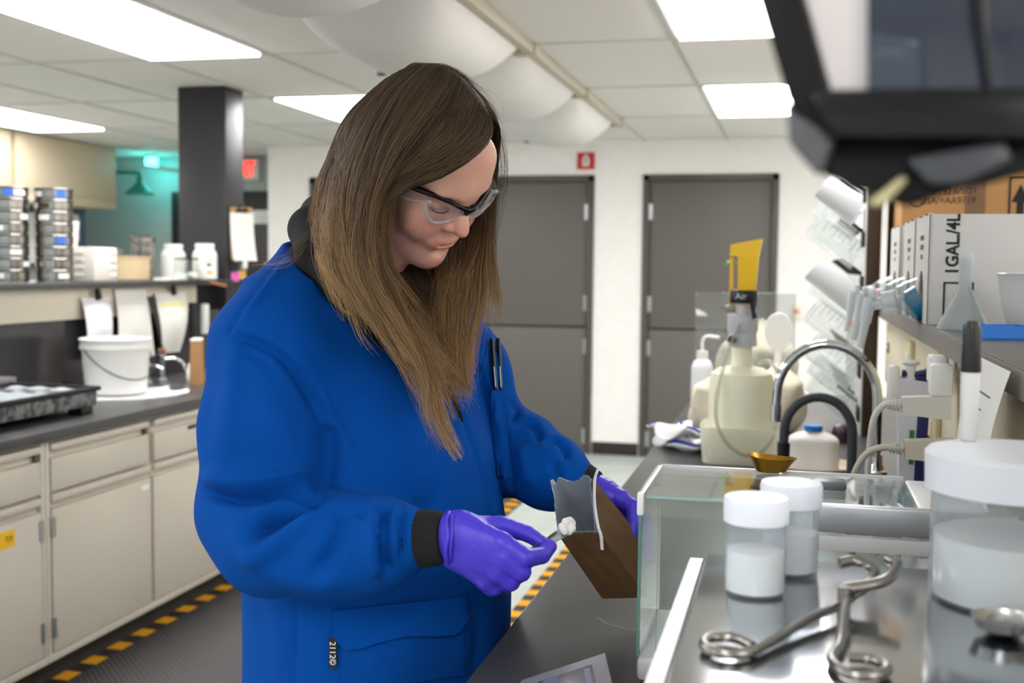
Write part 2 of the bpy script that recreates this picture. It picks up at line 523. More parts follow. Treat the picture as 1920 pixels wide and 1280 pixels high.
# ---------------------------------------------------------------- fabric air duct along the ceiling
M_duct = mat('grey_duct_fabric', (222, 219, 215), 0.85, var=0.03, scale=8, bump=0.1, bscale=200)
duct = thing('fabric_air_duct', 'pale grey fabric air duct bulging in segments along the ceiling', 'air duct', (-1.165, 0, ZC))
ys = [1.05, 2.32, 3.6, 4.88, 6.16, 7.45]
DW = 0.60
def seg(y0, y1):
    def fn(u, v):
        e = math.sin(PI * v)
        drop = 0.02 + 0.20 * (1 - (1 - e) ** 2.6)
        w = DW * (0.93 + 0.07 * e)
        a = PI * u
        lean = 0.5 - 0.5 * math.cos(a)
        return Vector((-w * lean, y0 + (y1 - y0) * v - 0.05 * math.sin(a) * (1 - e), -drop * math.sin(a) ** 0.8 - 0.005))
    return B().sheet(fn, 36, 40, 0.0015)
for a, b in zip(ys[:-1], ys[1:]):
    seg(a, b - 0.02).build('duct_segment', M_duct, duct, 60)
M_rail = mat('beige_rail', (196, 186, 168), 0.45)
B().span(-0.005, 0.04, ys[0], 7.48, -0.045, -0.003, 0.006).build('hanging_rail', M_rail, duct)
B().span(-DW - 0.03, -DW + 0.005, ys[0], 7.48, -0.03, -0.003, 0.006).build('hanging_rail', M_rail, duct)
for y in ys[1:]:
    B().span(-0.05, 0.055, y - 0.03, y + 0.03, -0.052, -0.003, 0.006).build('rail_clip', M_rail, duct)
# ================================================================ left island
FX = -2.45      # cabinet front plane
def cabinet(y0, y1, doors, drawers, label, hinges=None, extra=None):
    """doors and drawers: lists of (y0, y1) in world y"""
    t = thing('base_cabinet', label, 'cabinet', (FX, y0, 0), group='cream base cabinets')
    w = y1 - y0
    b = B().span(-0.6, -0.018, 0, w, 0.1, 0.872)
    b.build('cabinet_body', M_cab, t)
    B().span(-0.55, -0.06, 0.0, w, 0.0, 0.1).build('toe_kick', M_toe, t)
    fr = B()
    fr.span(-0.02, 0.0, 0, w, 0.1, 0.128, 0.002).span(-0.02, 0.0, 0, w, 0.862, 0.872, 0.002)
    fr.span(-0.02, 0.0, 0, 0.022, 0.128, 0.862, 0.002).span(-0.02, 0.0, w - 0.022, w, 0.128, 0.862, 0.002)
    fr.build('face_frame', M_cab, t)
    for (a, c) in drawers:
        d = B().span(-0.02, 0.004, a - y0, c - y0, 0.692, 0.806, 0.004).build('drawer_front', M_cab, t)
        B().span(-0.02, 0.008, a - y0, c - y0, 0.832, 0.858, 0.006).build('drawer_pull', M_cab, d)
        B().span(-0.02, -0.016, a - y0, c - y0, 0.80, 0.84).build('finger_recess', M_cab, d)
        B().span(-0.012, 0.002, c - y0 - 0.022, c - y0, 0.806, 0.832).build('pull_end', M_cabdark, d)
    for k, (a, c) in enumerate(doors):
        d = B().span(-0.02, 0.004, a - y0, c - y0, 0.132, 0.632, 0.004).build('cabinet_door', M_cab, t)
        B().span(-0.02, 0.008, a - y0, c - y0, 0.655, 0.682, 0.006).build('door_pull', M_cab, d)
        B().span(-0.02, -0.016, a - y0, c - y0, 0.625, 0.66).build('finger_recess', M_cab, d)
        hy = (a - y0 + 0.003) if (hinges or 'LR')[k] == 'L' else (c - y0 - 0.003)
        for z in (0.22, 0.57):
            B().cyl((0.006, hy, z - 0.035), (0.006, hy, z + 0.035), 0.007, n=8).span(-0.01, 0.005, hy - 0.012, hy + 0.012, z - 0.033, z + 0.033).build('hinge', M_steel, d)
    return t
cab1 = cabinet(2.05, 3.322, [(2.09, 2.68), (2.69, 3.295)], [(2.09, 2.68), (2.69, 3.295)], 'cream base cabinet with a yellow sticker on its door', 'LR')
cab2 = cabinet(3.324, 4.66, [(3.352, 3.968), (3.985, 4.632)], [(3.352, 3.955), (3.995, 4.632)], 'cream base cabinet with two doors beside the person', 'LR')
cab3 = cabinet(4.662, 5.9, [(4.69, 5.27), (5.285, 5.87)], [(4.69, 5.27), (5.285, 5.87)], 'cream base cabinet at the far end of the island', 'LR')
M_sticker = mat('yellow_sticker', (244, 190, 20), 0.5, var=0.02)
s = B().box((0, 0, 0), (0.002, 0.15, 0.055)).build('yellow_sticker', M_sticker, cab1, loc=(0.0055, 1.03, 0.582))
text('sticker_text', 'TOI', 0.026, M_black, s, (0.0014, 0.045, 0.0), (PI / 2, 0, PI / 2), sx=0.8)
B().box((0, 0, 0), (0.0016, 0.05, 0.02)).build('small_label', M_whitem, cab2, loc=(0.005, 0.60, 0.60))
B().box((0, 0, 0), (0.0016, 0.11, 0.016)).build('black_label', M_black, cab2, loc=(0.005, 0.98, 0.79))

ct = tag(B().span(-3.78, -2.42, 1.95, 5.95, 0.872, 0.91, 0.004).build('countertop', M_top), 'dark epoxy countertop of the left island', 'countertop')
# back panel, cream riser, shelf board
M_backpanel = mat('dark_glossy_panel', (52, 51, 54), 0.18, var=0.2, scale=5)
rz = thing('reagent_shelf', 'dark reagent shelf on a cream riser above the left island', 'shelf', (-3.2, 1.95, 0.91))
B().span(-0.13, 0.13, 0, 3.74, 0.0, 0.315).build('dark_panel', M_backpanel, rz)
B().span(-0.14, 0.145, 0, 3.46, 0.315, 0.452, 0.003).build('riser_panel', M_cream, rz)
B().span(-0.2, 0.21, 0, 3.75, 0.452, 0.478, 0.004).build('shelf_board', M_top, rz)
ZS = 1.388
for (y, z) in ((4.72, 1.31), (3.55, 1.29)):
    o = B().box((0, 0, 0), (0.006, 0.08, 0.115), 0.002).build('outlet_plate', mat('ivory_plate', (226, 212, 182), 0.4), rz, loc=(0.148, y - 1.95, z - 0.91 + 0.01))
    for dz in (-0.025, 0.025):
        B().box((0, 0, 0), (0.003, 0.03, 0.028), 0.003).build('socket', M_cream, o, loc=(0.004, 0, dz))

# ---------------------------------------------------------------- column with clipboard
M_column = mat('black_column_paint', (46, 45, 48), 0.4, var=0.12, scale=4, rvar=0.1)
col = struct(B().span(-3.335, -3.045, 5.715, 5.925, 0, ZC, 0.008, 3).build('trim_1', M_column), 'black square structural column rising to the ceiling', 'column')
M_board = mat('clipboard_brown', (176, 140, 92), 0.6, var=0.1)
M_paper = mat('printed_paper', (240, 238, 232), 0.85, var=0.03)
t = thing('clipboard', 'brown clipboard with white sheets hanging on the black column', 'clipboard', (-2.985, 5.78, 1.64), (0, 0, math.radians(-52)))
B().box((0, 0, 0), (0.012, 0.12, 0.29), 0.003).build('board', M_board, t)
def sag(u, v):
    return Vector((0.009 + 0.028 * (1 - v) ** 3 + 0.002 * math.sin(u * 5), (u - 0.5) * 0.128 + 0.014 * (1 - v) ** 2, -0.15 + 0.265 * v))
B().sheet(sag, 8, 14, 0.001).build('sheet', M_paper, t)
cl = B().box((0.012, 0, 0.125), (0.014, 0.065, 0.02), 0.004)
cl.tube([(0.02, -0.02, 0.135), (0.03, -0.015, 0.15), (0.02, 0, 0.165), (0.03, 0.015, 0.15), (0.02, 0.02, 0.135)], 0.004, 6)
cl.build('clip', M_black, t)
t = thing('wall_timer', 'white rounded timer with small dark screen on the column', 'timer', (-2.985, 5.80, 1.485), (0, 0, math.radians(-50)))
B().box((0, 0, 0), (0.10, 0.03, 0.085), 0.014, 4).build('timer_case', M_white, t)
B().box((0.02, -0.0155, 0.0), (0.024, 0.002, 0.034)).build('timer_screen', mat('lcd_green_grey', (70, 82, 74), 0.3), t)
tag(B().box((0, 0, 0), (0.004, 0.05, 0.05)).build('sticky_note', mat('pink_note', (240, 110, 190), 0.7), loc=(-3.032, 5.79, 1.40), rot=(0, 0, -0.6)), 'bright pink sticky note low on the column', 'sticky note')
tag(B().box((0, 0, 0), (0.004, 0.05, 0.05)).build('sticky_note', mat('orange_note', (240, 190, 110), 0.7), loc=(-3.03, 5.87, 1.412), rot=(0, 0, -0.6)), 'orange sticky note beside the pink one', 'sticky note')

# ---------------------------------------------------------------- sieves on the shelf
M_sieve = mat('polished_sieve_steel', (150, 147, 142), 0.13, 1.0, var=0.05)
M_bluelab = mat('blue_sieve_label', (60, 110, 200), 0.5)
M_meshw = mat('sieve_wire_mesh', (120, 112, 100), 0.4, 0.8, scale=300, var=0.5)
def make_sieve(rad, h):
    t = thing('test_sieve', 'x', 'sieve')
    B().lathe([(rad * 0.96, 0), (rad * 0.96, h * 0.2), (rad, h * 0.26), (rad, h * 0.86), (rad * 1.035, h * 0.9), (rad * 1.05, h * 0.97), (rad * 1.035, h), (rad * 0.985, h * 0.99), (rad * 0.97, h * 0.3)], 36, cap0=False, cap1=False).build('sieve_ring', M_sieve, t)
    B().lathe([(0, h * 0.3), (rad * 0.97, h * 0.3)], 36, cap1=False).build('wire_mesh', M_meshw, t)
    return t
S0 = make_sieve(0.0775, 0.0515)
stacks = [((-3.232, 4.175), 8, 'left tall stack'), ((-3.105, 4.30), 8, 'right tall stack')]
used = False
ordw = ['bottom', 'second', 'third', 'fourth', 'fifth', 'sixth', 'seventh', 'eighth and topmost']
for si, ((x, y), n, w) in enumerate(stacks):
    for k in range(n - si * 1 if False else n):
        lab = 'round steel test sieve, %s of the %s on the shelf' % (ordw[k] if k == n - 1 or k == 0 else ordw[k] + ' from the bottom', w)
        loc = (x, y, ZS + 0.0235 * 0 + k * 0.0497)
        if k == n - 1 and si == 0: pass
        if not used:
            S0.location = loc; S0['label'] = lab; S0['group'] = 'sieves in two stacks on the left shelf'; used = True; o = S0
        else:
            o = dup(S0, loc, label=lab)
        o.rotation_euler = (0, 0, rng.uniform(0, 6))
        if (si, k) in ((0, 7), (1, 7), (1, 3), (0, 2), (0, 1)):
            a = {(0, 7): -0.95, (1, 7): -0.55, (1, 3): -0.6, (0, 2): -2.6, (0, 1): -2.55}[(si, k)] - o.rotation_euler.z
            def fn(u, v, a=a):
                th = a + (u - 0.5) * 0.55
                return Vector((0.079 * math.cos(th), 0.079 * math.sin(th), 0.012 + 0.031 * v))
            B().sheet(fn, 5, 1, 0.0008).build('blue_label', M_bluelab, o)
        elif (si, k) in ((0, 0), (1, 5), (0, 4), (1, 6)):
            def fn(u, v, a=-1.5 - o.rotation_euler.z):
                th = a + (u - 0.5) * 0.6
                return Vector((0.079 * math.cos(th), 0.079 * math.sin(th), 0.016 + 0.022 * v))
            B().sheet(fn, 5, 1, 0.0008).build('paper_label', M_paper if (si, k) != (1, 6) else mat('brown_label', (60, 44, 24), 0.6), o)
S1 = make_sieve(0.062, 0.046)
for k in range(5):
    lab = 'small steel sieve, %s of the short stack behind the white tubs' % ['bottom', 'second', 'third', 'fourth', 'topmost'][k]
    o = S1 if k == 0 else dup(S1, (0, 0, 0))
    o['label'] = lab; o['group'] = 'sieves in the short stack'
    o.location = (-3.30, 5.30, ZS + k * 0.0445)

# ---------------------------------------------------------------- other things on the shelf
M_offwhite = mat('offwhite_plastic', (228, 222, 212), 0.45, var=0.02)
t = thing('drawer_box', 'off-white plastic box with louvred slots on the shelf beside the sieves', 'box', (-3.13, 4.605, ZS))
B().span(-0.075, 0.075, -0.09, 0.09, 0, 0.155, 0.008).build('box_body', M_offwhite, t)
for j in range(4):
    B().span(0.073, 0.08, 0.03, 0.075, 0.022 + j * 0.034, 0.032 + j * 0.034, 0.002).build('slot_lip', M_white, t)
    B().box((-0.005, -0.092, 0.028 + j * 0.034), (0.05, 0.006, 0.009), 0.002).build('slot_lip', M_white, t)
tag(B().sheet(lambda u, v: Vector((0.0 + 0.02 * v * v, (u - 0.5) * 0.2, v * 0.28)), 4, 8, 0.002).build('paper_sheet', M_paper, loc=(-3.36, 4.72, ZS)), 'white paper sheet standing behind the plastic box', 'paper')
M_tan = mat('tan_drum', (206, 184, 146), 0.6, var=0.06, scale=6)
t = thing('round_drum', 'round tan tub on the shelf behind the white tubs', 'tub', (-3.24, 5.05, ZS))
B().lathe([(0.105, 0), (0.112, 0.004), (0.115, 0.105), (0.118, 0.108), (0.118, 0.116), (0.0, 0.118)], 40).build('drum_body', M_tan, t)
t = thing('lid_dish', 'small metal dish lying on the tan tub', 'dish', (-3.27, 4.99, ZS + 0.1185))
B().lathe([(0.035, 0), (0.042, 0.003), (0.042, 0.03), (0.045, 0.032), (0.040, 0.032), (0.039, 0.006), (0, 0.005)], 28).build('dish_bowl', M_sieve, t)
t = thing('paper_stack', 'thin stack of white paper lying on the shelf edge', 'paper', (-3.06, 5.16, ZS))
B().box((0, 0, 0.006), (0.09, 0.17, 0.012), 0.001).build('paper_ream', M_paper, t)

M_tub = mat('white_tub_plastic', (238, 237, 232), 0.4, var=0.02)
def tub(loc, s, label, h=0.185):
    t = thing('screw_top_tub', label, 'tub', loc, group='white tubs on the shelf')
    B().lathe([(0.0, 0), (0.058 * s, 0), (0.064 * s, 0.006), (0.064 * s, h * 0.66), (0.060 * s, h * 0.76), (0.048 * s, h * 0.84), (0.045 * s, h * 0.86)], 36).build('tub_body', M_tub, t)
    B().lathe([(0.048 * s, h * 0.86), (0.05 * s, h * 0.87), (0.05 * s, h * 0.98), (0.047 * s, h), (0, h)], 36).build('screw_lid', M_white, t)
    return t
tb = tub((-3.05, 5.49, ZS), 1.0, 'large white screw-top tub with an orange patch on its label', 0.19)
def lab(a0, a1, z0, z1, r):
    return B().sheet(lambda u, v: Vector((r * math.cos(a0 + (a1 - a0) * u), r * math.sin(a0 + (a1 - a0) * u), z0 + (z1 - z0) * v)), 8, 1, 0.0006)
lab(-0.9, -0.45, 0.032, 0.046, 0.0652).build('orange_patch', mat('orange_print', (240, 160, 40), 0.5), tb)
lab(-0.9, -0.55, 0.072, 0.086, 0.0652).build('black_print', M_black, tb)
lab(-0.85, -0.5, 0.10, 0.105, 0.0652).build('black_print', M_black, tb)
tub((-3.20, 5.43, ZS), 1.0, 'white tub with sloping top behind the small glass jars', 0.185)
M_jarglass = pane('jar_glass', (240, 244, 240), 1.45, 0.0, 0.04)
M_powder = mat('white_powder', (246, 245, 242), 0.9, var=0.03, bump=0.3, bscale=300)
for k, (x, y) in enumerate(((-2.985 - 0.04, 5.20), (-2.985 - 0.035, 5.305))):
    t = thing('glass_jar', '%s small glass jar with black rim and white powder on the shelf' % ('left' if k == 0 else 'right'), 'jar', (x, y, ZS), group='small powder jars')
    B().lathe([(0, 0.001), (0.032, 0.001), (0.036, 0.006), (0.036, 0.095), (0.031, 0.105), (0.031, 0.112)], 28, cap1=False).build('jar_wall', M_jarglass, t)
    B().lathe([(0, 0.003), (0.034, 0.003), (0.034, 0.03), (0.015, 0.036 + k * 0.004), (0, 0.034)], 28).build('powder_fill', M_powder, t)
    B().lathe([(0.033, 0.106), (0.034, 0.106), (0.034, 0.114), (0.033, 0.114)], 28).build('black_rim', M_black, t)
t = thing('putty_knife', 'dark flat scraper with wooden handle lying over the shelf edge', 'scraper', (-2.985, 5.27, ZS + 0.004), (0, math.radians(14), math.radians(36)))
B().span(-0.07, 0.07, -0.012, 0.012, 0, 0.005, 0.002).build('scraper_blade', M_blackmatte, t)
B().tube([(0.07, 0, 0.003), (0.10, 0, 0.004), (0.155, 0, 0.004), (0.165, 0, 0.003)], [0.005, 0.009, 0.008, 0.004], 10).build('scraper_handle', mat('wood_handle', (150, 100, 56), 0.6, scale=30, stretch=(1, 8, 8), var=0.2), t)
B().box((-0.0, 0.06, -0.002), (0.05, 0.03, 0.004)).build('green_tag', mat('green_tag', (170, 215, 130), 0.6), t)

# ---------------------------------------------------------------- papers clipped to the riser
def clipped(name, label, cat, loc, w, h, bulge, tilt, taper=0.0, line=False, clip=True, mt=None):
    t = thing(name, label, cat, loc, (0, 0, 0))
    def fn(u, v):
        ww = w * (1 - taper * (1 - v) ** 2)
        x = 0.006 + bulge * math.sin(PI * (1 - v)) * (0.5 + 0.5 * math.sin(u * PI)) + 0.012 * math.sin(u * 9 + v * 4) * (1 - v) * bulge * 10
        return Vector((x, (u - 0.5) * ww + tilt * (1 - v), -h * (1 - v)))
    B().sheet(fn, 16, 16, 0.0015).build('paper_front', mt or M_paper, t, 80)
    if line:
        B().sheet(lambda u, v: fn(0.08 + 0.84 * u, 0.79 + 0.045 * v) + Vector((0.0022, 0, 0)), 8, 1, 0.0005).build('yellow_line', mat('highlighter_yellow', (238, 232, 130), 0.7), t)
    if clip:
        b = B().prism([(-0.016, -0.022), (0.016, -0.022), (0.010, 0.026), (-0.010, 0.026)], 0.0, 0.016, Matrix.Rotation(PI / 2, 4, 'Y') @ Matrix.Rotation(PI / 2, 4, 'Z'))
        b.build('binder_clip', M_black, t, loc=(0.008, 0.01, 0.012), rot=(0.22, 0, 0))
    return t
M_lining = mat('crumpled_paper', (236, 234, 236), 0.8, var=0.03, bump=0.7, bscale=26)
clipped('paper_bundle', 'bundle of crumpled white paper clipped to the riser behind the bucket', 'papers', (-3.045, 4.49, 1.318), 0.20, 0.28, 0.05, 0.0, 0.0, mt=M_lining)
clipped('paper_notice', 'large white sheet pinned between the two clipped bundles', 'papers', (-3.05, 4.78, 1.35), 0.26, 0.33, 0.02, 0.04, -0.25, clip=False)
clipped('paper_notes', 'clipped white notes with a yellow highlighted line', 'papers', (-3.045, 5.13, 1.325), 0.29, 0.30, 0.035, -0.005, 0.45, line=True)
B_dark = mat('dark_leather', (44, 40, 36), 0.6)
tag(B().sheet(lambda u, v: Vector((0.004 + 0.01 * math.sin(PI * v), (u - 0.5) * 0.045 + 0.12 * v, -0.28 * v)), 3, 10, 0.003).build('dark_strap', B_dark, loc=(-3.04, 4.93, 1.31)), 'dark strap hanging between the white papers', 'strap')
tag(B().box((0, 0, 0), (0.02, 0.055, 0.20), 0.004).build('black_holder', M_blackmatte, loc=(-3.03, 5.33, 1.17)), 'narrow black holder on the panel right of the notes', 'holder')
tag(B().box((0, 0, 0), (0.03, 0.045, 0.16), 0.006).build('white_dispenser', M_white, loc=(-3.03, 5.45, 1.18)), 'small white dispenser beside the black holder', 'dispenser')

# ---------------------------------------------------------------- bucket, towel and small things on the counter
M_towel = mat('white_cotton', (236, 236, 238), 0.95, var=0.04, bump=0.5, bscale=150)
M_bluetrim = mat('blue_towel_trim', (52, 66, 170), 0.9, var=0.08, bump=0.4, bscale=150)
M_bucket = mat('bucket_plastic', (236, 236, 233), 0.42, var=0.02, scale=5)
t = thing('bucket', 'white plastic bucket with black wire handle on a towel', 'bucket', (-2.80, 4.28, 0.922))
B().lathe([(0, 0), (0.118, 0), (0.124, 0.006), (0.138, 0.185), (0.146, 0.187), (0.147, 0.2), (0.141, 0.216), (0.147, 0.22), (0.149, 0.232), (0.140, 0.234), (0.134, 0.2), (0.12, 0.012), (0, 0.01)], 48).build('bucket_body', M_bucket, t)
ang = -0.42
def hp(s):
    q = PI * s
    x = 0.15 * math.cos(q); dn = -0.125 * math.sin(q)
    out = 0.155 * math.sin(q)
    return Vector((math.cos(ang + PI / 2) * x + math.cos(ang) * out, math.sin(ang + PI / 2) * x + math.sin(ang) * out, 0.19 + dn))
B().tube([hp(i / 30) for i in range(31)], 0.0028, 6).build('wire_handle', M_black, t)
for s in (0, 1):
    p = hp(s)
    B().lathe([(0.012, 0), (0.012, 0.01)], 12, Matrix.Translation(p) @ Vector((p.x, p.y, 0)).to_track_quat('Z', 'Y').to_matrix().to_4x4() @ Matrix.Translation((0, 0, -0.014))).build('handle_lug', M_white, t)
def towel(name, label, loc, rot, fn_h, w, d, trim=True):
    t = thing(name, label, 'towel', loc, rot)
    def f(u, v):
        return Vector(((u - 0.5) * w + 0.02 * math.sin(v * 9), (v - 0.5) * d + 0.025 * math.sin(u * 7 + 1), fn_h(u, v)))
    B().sheet(f, 28, 22, 0.006).build('towel_cloth', M_towel, t, 80)
    if trim:
        for vv in (0.04, 0.96):
            B().sheet(lambda u, v: f(u, vv - 0.02 + 0.04 * v) + Vector((0, 0, 0.0035)), 28, 2, 0.004).build('blue_stripe', M_bluetrim, t, 80)
    return t
towel('white_towel', 'white towel spread under the bucket', (-2.78, 4.27, 0.911), (0, 0, 0.9), lambda u, v: 0.004 + 0.012 * max(0, abs(u - 0.5) - 0.36) * 10 * (0.5 + 0.5 * math.sin(v * 11)), 0.5, 0.32, False)
t = thing('paper_bag', 'small upright brown paper bag on the left counter', 'bag', (-2.70, 4.78, 0.91), (0, 0, 0.35))
M_kraft = mat('kraft_paper', (176, 134, 88), 0.8, var=0.10, scale=9, bump=0.4, bscale=30)
B().hexa([(-0.028, -0.045, 0), (0.028, -0.045, 0), (0.028, 0.045, 0), (-0.028, 0.045, 0), (-0.022, -0.046, 0.20), (0.022, -0.046, 0.20), (0.022, 0.046, 0.21), (-0.022, 0.046, 0.21)]).build('bag_body', M_kraft, t)
B().span(-0.023, 0.023, -0.047, 0.047, 0.203, 0.216, 0.003).build('bag_fold', M_paper, t)
t = thing('small_bottle', 'short white plastic bottle beside the paper bag', 'bottle', (-2.80, 4.90, 0.91))
B().lathe([(0, 0), (0.022, 0), (0.023, 0.003), (0.023, 0.055), (0.015, 0.065), (0.015, 0.085), (0, 0.086)], 24).build('bottle_body', M_white, t)
# gas and water cocks
t = thing('bench_tap', 'small chrome bench tap with copper-coloured knob behind the bucket', 'tap', (-2.93, 4.86, 0.91), (0, 0, 0.0))
B().lathe([(0.028, 0), (0.028, 0.008), (0.014, 0.014), (0.013, 0.09), (0.017, 0.095), (0.017, 0.13), (0.008, 0.135), (0, 0.136)], 20).build('tap_body', M_chrome, t)
B().tube([(0, 0, 0.105), (0.05, 0.02, 0.11), (0.09, 0.035, 0.09), (0.10, 0.04, 0.05)], [0.009, 0.009, 0.007, 0.006], 10).build('spout', M_chrome, t)
B().lathe([(0.014, 0.135), (0.018, 0.14), (0.018, 0.155), (0.0, 0.16)], 16).build('tap_knob', mat('copper_knob', (196, 140, 110), 0.3, 0.7), t)
t = thing('bench_tap', 'lower chrome bench tap left of the copper-knobbed tap', 'tap', (-2.93, 4.73, 0.91))
B().lathe([(0.026, 0), (0.026, 0.008), (0.012, 0.014), (0.012, 0.07), (0.016, 0.075), (0.016, 0.10), (0, 0.104)], 20).build('tap_body', M_chrome, t)
B().tube([(0, 0, 0.08), (0.04, 0.01, 0.085), (0.075, 0.015, 0.07)], [0.008, 0.008, 0.006], 10).build('spout', M_chrome, t)
tag(B().box((0, 0, 0.035), (0.05, 0.04, 0.07), 0.006).build('black_adapter', M_black, loc=(-2.93, 4.15, 0.91)), 'black power adapter standing left of the bucket', 'adapter')

# ---------------------------------------------------------------- sand bath at the far left
M_crust = mat('encrusted_dark_metal', (58, 58, 60), 0.7, var=0.3, scale=30, rgb2=(128, 128, 128), bump=0.6, bscale=70)
t = thing('sand_bath', 'dark encrusted heating tray with grey powder on the left counter', 'heating tray', (-2.70, 3.46, 0.91))
B().span(-0.22, 0.16, -0.42, 0.30, 0.03, 0.085, 0.006).build('tray_base', M_crust, t)
rim = B()
rim.span(-0.23, 0.17, -0.43, -0.41, 0.085, 0.102, 0.003).span(-0.23, 0.17, 0.29, 0.31, 0.085, 0.102, 0.003).span(-0.23, -0.21, -0.41, 0.29, 0.085, 0.102, 0.003).span(0.15, 0.17, -0.41, 0.29, 0.085, 0.102, 0.003)
rim.build('tray_rim', M_blackmatte, t)
def sand(u, v):
    return Vector((-0.21 + 0.36 * u, -0.41 + 0.70 * v, 0.088 + 0.006 * math.sin(u * 23 + v * 9) * math.sin(v * 31) + 0.006 * math.sin(v * 13)))
o = B().sheet(sand, 30, 50, 0.002).build('grey_powder', mat('grey_powder', (168, 176, 180), 0.9, var=0.25, scale=60, bump=0.9, bscale=120), t, 80)
for (x, y) in ((0.12, 0.25), (0.12, -0.36), (-0.18, 0.25), (-0.18, -0.36)):
    B().span(x - 0.03, x + 0.03, y - 0.035, y + 0.035, 0, 0.031, 0.003).build('foot', M_black, t)
M_cordg = mat('grey_cord', (160, 162, 168), 0.5)
pts = [(-2.96, 3.60, 1.345), (-2.93, 3.62, 1.26), (-2.92, 3.63, 1.17), (-2.90, 3.66, 1.10), (-2.92, 3.62, 1.04), (-2.98, 3.5, 1.0), (-3.03, 3.35, 0.99)]
tag(B().tube(catmull(pts, 6), 0.006, 8).build('extension_cable', M_cordg), 'grey power cable hanging from the riser at far left', 'cable')
t = thing('oven_dish', 'flat grey metal slab standing behind the heating tray', 'slab', (-3.0, 3.62, 0.91))
B().span(-0.05, 0.05, -0.28, 0.22, 0.09, 0.115, 0.006).build('slab_plate', mat('grey_slab', (120, 116, 118), 0.4), t)
B().span(-0.04, 0.04, -0.26, 0.20, 0, 0.09, 0.004).build('slab_block', M_blackmatte, t)

# ================================================================ wall cabinets and recess
M_cab2 = mat('beige_wall_cabinet', (206, 192, 164), 0.45, var=0.03)
for k, (y0, y1, labx) in enumerate(((6.0, 7.315, 'beige wall cabinet at the far left edge'), (7.36, 8.65, 'beige wall cabinet nearest the teal-lit recess'))):
    t = thing('wall_cabinet', labx, 'wall cabinet', (-5.63, y0, 1.92), group='beige wall cabinets')
    B().span(-0.33, -0.02, 0, y1 - y0, 0, 0.515).build('cabinet_case', M_cab2, t)
    B().span(-0.02, 0.0, 0.004, y1 - y0 - 0.004, 0.075, 0.512, 0.003).build('cabinet_door', M_cab2, t)
    B().span(-0.02, 0.0, 0.004, y1 - y0 - 0.004, 0.0, 0.07, 0.003).build('bottom_rail', M_cab2, t)
struct(B().span(-6.1, -5.98, 5.5, 8.7, 0, ZC).build('wall_partition', M_wall2), 'pale partition wall carrying the beige wall cabinets', 'wall')
t = thing('pinboard', 'blue-grey board with papers below the wall cabinet', 'pinboard', (-5.93, 8.02, 1.66))
B().span(-0.045, 0.0, -0.6, 0.62, -0.24, 0.255, 0.004).build('board', mat('blue_grey_board', (86, 96, 116), 0.7), t)
for (y, z, w, h) in ((0.20, 0.03, 0.3, 0.4), (0.44, 0.10, 0.16, 0.22), (-0.2, 0.0, 0.3, 0.4)):
    B().span(0.0, 0.004, y - w / 2, y + w / 2, z - h / 2, z + h / 2).build('pinned_paper', M_paper, t)
t = thing('base_cabinet', 'far cream base cabinet below the blue pinboard', 'cabinet', (-5.39, 7.2, 0))
B().span(-0.575, 0.0, -1.2, 1.45, 0.1, 0.87, 0.003).build('cabinet_body', M_cab, t)
B().span(-0.575, 0.02, -1.2, 1.47, 0.87, 0.91, 0.003).build('worktop', M_top, t)
B().span(-0.52, -0.05, -1.2, 1.45, 0.0, 0.1).build('toe_kick', M_toe, t)
# exit sign
t = thing('exit_sign', 'red lit EXIT sign above the dark door', 'exit sign', (-4.86, YR - 0.03, 2.31))
B().box((0.0, 0, 0), (0.36, 0.05, 0.19), 0.006).build('sign_case', M_offwhite, t)
M_red = mat('red_sign_letters', (235, 40, 40), 0.4, emit=(255, 45, 40), estr=1.6)
text('sign_letters', 'EXIT', 0.19, M_red, t, (0.045, -0.027, 0.0), (PI / 2, 0, 0), ext=0.002, sx=0.5, bold=0.004)
# teal beacon and emergency shower
M_teal = mat('teal_lamp_glass', (120, 240, 235), 0.3, emit=(60, 235, 225), estr=9.0)
t = thing('beacon_lamp', 'glowing teal beacon lamp on the ceiling of the recess', 'lamp', (-5.63, 9.2, ZC))
B().lathe([(0.06, 0), (0.06, -0.03), (0.052, -0.035)], 24).build('lamp_base', M_white, t)
B().lathe([(0.052, -0.035), (0.056, -0.06), (0.05, -0.12), (0.03, -0.13), (0, -0.131)], 24).build('lamp_dome', M_teal, t)
la = bpy.data.lights.new('beacon_light', 'POINT'); la.energy = 1.7; la.color = (0.12, 0.85, 0.82); la.shadow_soft_size = 0.06
lo = bpy.data.objects.new('beacon_light', la); C.objects.link(lo); lo.parent = t; lo.location = (0, 0, -0.2)
M_shower = mat('green_shower_plastic', (30, 130, 110), 0.4)
t = thing('emergency_shower', 'green emergency shower head on a bent pipe', 'shower', (-5.60, 8.95, 2.12))
B().lathe([(0.0, 0.1), (0.025, 0.1), (0.028, 0.05), (0.045, 0.035), (0.105, -0.03), (0.125, -0.04), (0.125, -0.052), (0, -0.055)], 32).build('shower_head', M_shower, t)
B().tube(catmull([(-0.395, -0.27, 0.13), (-0.2, -0.12, 0.135), (-0.04, 0.0, 0.135), (-0.002, 0, 0.12), (0, 0, 0.09)], 6), 0.018, 10).build('shower_pipe', M_shower, t)
tag(B().tube(catmull([(-5.98, 8.9, 2.30), (-5.75, 9.0, 2.325), (-5.45, 9.15, 2.30), (-5.1, 9.3, 2.25)], 6), 0.016, 10).build('conduit_pipe', mat('grey_pipe', (190, 190, 190), 0.4)), 'pale pipe curving across the recess above the shower', 'pipe')
